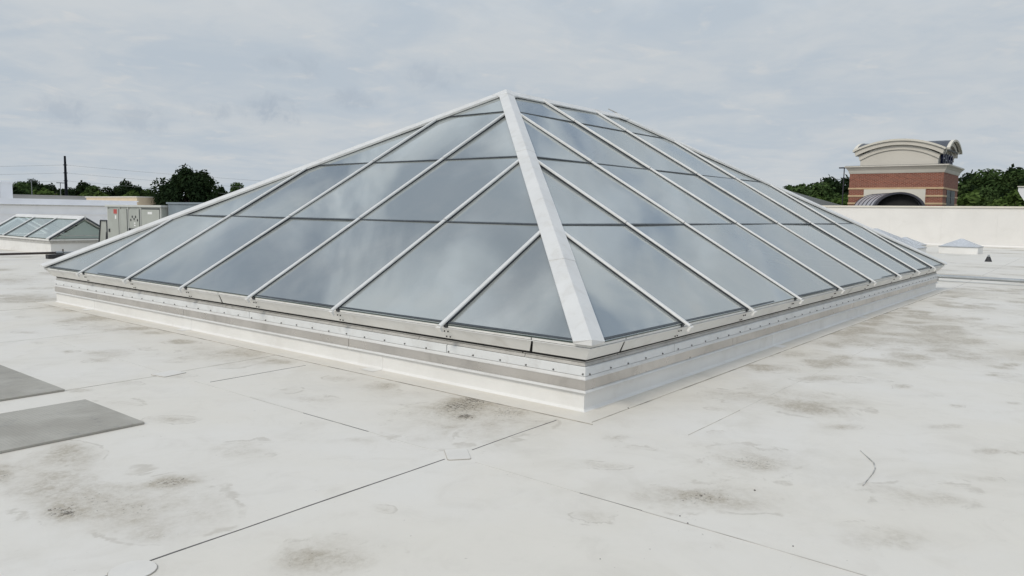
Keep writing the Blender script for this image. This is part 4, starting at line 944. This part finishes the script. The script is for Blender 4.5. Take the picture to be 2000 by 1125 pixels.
mb.prism([(-4, y, z) for y, z in pr], [(6, y, z) for y, z in pr]).build('slope', M['shingle'], SR)
MB().box(-3.4, 5.4, -8.6, 8.4, 0, 10.83).build('wall', M['cream'], SR)

# ------------------------------------------------------------------ pole, wires and lamp standards
UP = tag(empty('utility_pole', (57.5, 160.3, -8.5)), 'tall dark tapering pole standing above the left treeline', 'pole')
MB().tube((0, 0, 0), (0, 0, 19.95), .46, .19, 12).build('shaft', M['wood_pole'], UP)
for z in (18.2, 16.65, 15.1): MB().tube((-.3, .2, z), (.3, -.2, z), .08, n=8).build('insulator', M['wood_pole'], UP)
def wire(z0, label):
    m = MB(); n = 40
    for (ax, ay, az), (bx, by, bz), sag in (((57.5, 160.3, z0), (-60, 250, z0+1.5), 2.6), ((57.5, 160.3, z0), (190, 60, z0-.5), 3.0)):
        pts = [Vector((ax+(bx-ax)*t, ay+(by-ay)*t, az+(bz-az)*t-4*sag*t*(1-t))) for t in (k/n for k in range(n+1))]
        for a, b in zip(pts, pts[1:]): m.tube(a, b, .022, n=4)
    tag(m.build('overhead_wire', M['wire'], None), label, 'wire', 'overhead wires on the tall pole')
wire(9.7, 'topmost of the three overhead wires on the tall pole'); wire(8.15, 'middle one of the three overhead wires on the tall pole'); wire(6.6, 'lowest of the three overhead wires on the tall pole')
def lampstd(x, y, z, label):
    o = tag(empty('lot_lamp', (x, y, -8.5)), label, 'lamp post', 'lot lamps before the left trees'); h = z+8.5
    MB().tube((0, 0, 0), (0, 0, h), .11, .07, 8).build('pole', M['wire'], o)
    MB().box(-.25, .25, -.2, .2, h+.002, h+.14).build('lamp_head', M['wire'], o)
    for sgn in (-1, 1): MB().box(*sorted((sgn*.32, sgn*.68)), -.2, .2, h-.02, h+.12).build('lamp_head', M['wire'], o)
lampstd(53.28, 165.7, 6.75, 'thin lamp standard left of the tall dark pole, nearer the white block'); lampstd(56.97, 161.6, 6.15, 'thin lamp standard just left of the tall dark pole')

# ------------------------------------------------------------------ trees
def leaf_cloud(name, seed, clumps, n, size, mat, up_bias=.35):
    r = np.random.RandomState(seed); cl_ = np.array(clumps)            # x y z radius
    wgt = cl_[:, 3]**2; idx = r.choice(len(cl_), n, p=wgt/wgt.sum())
    d = r.normal(size=(n, 3)); d /= np.linalg.norm(d, axis=1)[:, None]
    rad = cl_[idx, 3]*(r.uniform(.35, 1.0, n)**.5)*r.uniform(.85, 1.12, n)
    c = cl_[idx, :3]+d*rad[:, None]*np.array([1, 1, .85])
    nr = d+r.normal(size=(n, 3))*.55+np.array([0, 0, up_bias]); nr /= np.linalg.norm(nr, axis=1)[:, None]
    t = np.cross(nr, r.normal(size=(n, 3))); t /= np.linalg.norm(t, axis=1)[:, None]; b = np.cross(nr, t)
    s = size*r.uniform(.5, 1.3, n)[:, None]
    V = np.stack([c-t*s, c-b*s*.55+nr*s*.12, c+t*s, c+b*s*.55+nr*s*.12], 1).reshape(-1, 3)
    F = np.arange(4*n).reshape(-1, 4)
    me = bpy.data.meshes.new(name); me.vertices.add(4*n); me.vertices.foreach_set('co', V.ravel())
    me.loops.add(4*n); me.loops.foreach_set('vertex_index', F.ravel().astype(np.int32)); me.polygons.add(n)
    me.polygons.foreach_set('loop_start', np.arange(0, 4*n, 4, dtype=np.int32)); me.polygons.foreach_set('loop_total', np.full(n, 4, np.int32))
    me.update(calc_edges=True); me.materials.append(mat); return me
def crown_clumps(seed, rx_, rz_, zc, n, cr, shell=.55):
    r = np.random.RandomState(seed); out = []
    for _ in range(n):
        d = r.normal(size=3); d /= np.linalg.norm(d); k = r.uniform(shell, 1.0)
        out.append((d[0]*rx_*k, d[1]*rx_*k, zc+d[2]*rz_*k, cr*r.uniform(.6, 1.35)))
    return out
def trunk(seed, h, r0, limbs=5, spread=2.5):
    r = random.Random(seed); m = MB(); p = Vector((0, 0, 0)); rr_ = r0
    pts = [Vector((r.uniform(-.15, .15)*k, r.uniform(-.15, .15)*k, h*k/4)) for k in range(5)]
    for i in range(4): m.tube(pts[i], pts[i+1], r0*(1-.17*i), r0*(1-.17*(i+1)), 8)
    for k in range(limbs):
        a = 2*math.pi*k/limbs+r.uniform(-.4, .4); b = pts[2+k % 3]; e = b+Vector((math.cos(a)*spread, math.sin(a)*spread, h*r.uniform(.18, .40)))
        mdl = (b+e)/2+Vector((0, 0, .3)); m.tube(b, mdl, r0*.42, r0*.28, 6); m.tube(mdl, e, r0*.28, r0*.10, 6)
    return m
protos = {}
def tree_proto(key, seed, h, rx_, rz_, n, leaf, mat, clumps=34, cr=1.5, shell=.5, up=.35):
    zc = h-rz_
    me = leaf_cloud('crown', seed, crown_clumps(seed, rx_, rz_-cr*.6, zc, clumps, cr, shell), n, leaf, M[mat], up)
    tm = trunk(seed, h*.66, .28, 6, rx_*.45)
    o = empty('tree'); tm.build('trunk', M['bark'], o); link('crown', me, o)
    protos[key] = (o, h)
    return o
tree_proto('round', 3, 16, 4.3, 6.9, 24000, .27, 'leaf_dark', 150, 1.25, .62)
tree_proto('tall', 5, 17, 4.2, 6.0, 7500, .36, 'leaf_mid', 38, 1.5)
tree_proto('broad', 7, 15, 5.6, 4.8, 8000, .42, 'leaf_dark', 36, 1.7)
tree_proto('open', 9, 17, 4.8, 6.2, 3800, .34, 'leaf_mid', 26, 1.1, .45)
tree_proto('bush', 12, 11, 3.8, 4.6, 6500, .32, 'leaf_light', 34, 1.3)
usedp = set()
def tree(key, x, y, top, label, rz=0.0, wide=1.0, group=None, zb=-8.5):
    o, h = protos[key]
    if key in usedp: o = copy_tree(o)
    usedp.add(key)
    s = (top-zb)/h; o.location = (x, y, zb); o.scale = (s*wide, s*wide, s); o.rotation_euler.z = rz
    tag(o, label, 'tree', group); return o
tree('round', 46.75, 93.4, 7.7, 'large dark round tree behind the grey rooftop units', 0, .92)
GL, GR = 'trees of the far left treeline', 'trees behind the white wall at the right'
tree('broad', 57.1, 192.8, 5.84, 'dark tree above the white rooftop block at the left edge', 1.4, 1.00, GL)
tree('tall', 65.2, 207.1, 7.26, 'tree just right of the white rooftop block', 3.3, 1.00, GL)
tree('broad', 74.7, 227.5, 8.34, 'dark tree behind the thin lamp standard at the left', 2.2, 1.00, GL)
tree('bush', 66.7, 197.0, 6.23, 'pale green bushy tree left of the tall dark pole', 3.6, 1.40, GL)
tree('broad', 82.8, 233.3, 7.48, 'low dark tree right behind the thin lamp by the tall pole', 3.8, 0.90, GL)
tree('broad', 84.4, 223.4, 8.13, 'dark tree right of the tall dark pole', 0.4, 1.00, GL)
tree('bush', 70.3, 184.4, 5.30, 'low light green tree right of the tall pole', 0.1, 1.20, GL)
tree('tall', 82.9, 209.0, 6.95, 'mid green tree midway between the tall pole and the round tree', 5.0, 1.00, GL)
tree('bush', 71.8, 177.8, 5.54, 'light green bushy tree above the tan block roof edge', 1.6, 1.30, GL)
tree('broad', 87.5, 203.6, 8.40, 'taller dark crown halfway between tall pole and round tree', 1.4, 0.80, GL)
tree('bush', 78.6, 179.0, 6.02, 'light green tree left of the tan block corner', 6.0, 1.10, GL)
tree('broad', 97.8, 214.7, 7.41, 'dark tree above the tan block', 2.8, 1.00, GL)
tree('tall', 94.1, 203.1, 6.35, 'tree touching the left side of the round dark tree', 5.0, 1.00, GL)
tree('broad', 98.9, 173.1, 6.93, 'tree right beside the round dark tree, before the skylight slope', 2.9, 0.80, GL)
tree('tall', 106.5, 180.0, 8.33, 'last small tree of the left line, above the skylight slope', 3.8, 0.70, GL)
tree('broad', 115.3, 184.8, 6.79, 'low tree mostly behind the left slope of the big skylight', 0.9, 0.80, GL)
tree('open', 111.0, 38.0, 7.58, 'thin airy tree at the left end of the right treeline', 3.8, 0.90, GR)
tree('open', 110.1, 34.4, 8.15, 'airy tree with gaps, tallest left of the brick tower', 5.2, 1.00, GR)
tree('tall', 96.6, 31.5, 5.55, 'mid green tree low against the skylight slope', 3.1, 1.10, GR)
tree('broad', 126.0, 35.4, 7.98, 'dense dark tree left of the brick tower', 4.4, 0.90, GR)
tree('broad', 131.2, 33.8, 8.18, 'dark tree half behind the left edge of the brick tower', 4.0, 0.80, GR)
tree('bush', 90.4, 26.3, 4.91, 'light green bushy tree below the dark trees, left of the tower', 0.4, 1.10, GR)
tree('bush', 95.2, 25.2, 4.81, 'light green bushy tree against the left edge of the tower', 4.5, 1.20, GR)
tree('tall', 107.2, 31.4, 6.36, 'mid green tree in the gap between airy and dense trees', 3.5, 0.90, GR)
tree('broad', 141.0, 17.0, 9.18, 'dark tree close to the right of the brick tower', 1.8, 0.80, GR)
tree('tall', 139.1, 14.6, 9.53, 'tall tree second right from the brick tower', 0.2, 1.00, GR)
tree('broad', 150.2, 13.8, 10.35, 'dark tall tree toward the right edge', 5.2, 1.00, GR)
tree('tall', 140.1, 10.2, 9.56, 'tall tree cut off by the right edge', 2.8, 1.00, GR)
tree('bush', 101.8, 12.3, 5.56, 'light green bushy tree just right of the brick tower', 4.3, 1.20, GR)
tree('tall', 110.3, 11.3, 5.60, 'grey green low tree at the middle right of the tower', 5.3, 0.80, GR)
tree('bush', 103.1, 7.5, 6.04, 'light green tree around the white building edge at the right', 4.3, 1.00, GR)
tree('bush', 99.6, 8.4, 4.33, 'low light green bush above the white wall at the far right', 5.5, 1.00, GR)
tree('broad', 129.8, 6.8, 8.06, 'dark tree beyond the right edge behind the white building edge', 2.4, 1.00, GR)
r_ = np.random.RandomState(8); cl_ = []
for k in range(260):
    a = R_(r_.uniform(-4, 84)); d = r_.uniform(300, 420)
    if R_(20) < a < R_(60): d += 40
    cl_.append((CAM[0]+d*math.cos(a), CAM[1]+d*math.sin(a), r_.uniform(-4, 4.5), r_.uniform(4, 7)))
wd = link('far_woods', leaf_cloud('far_woods', 31, cl_, 26000, 1.1, M['leaf_dark'])); tag(wd, 'dark band of far woods along the horizon', 'woods', kind='stuff')
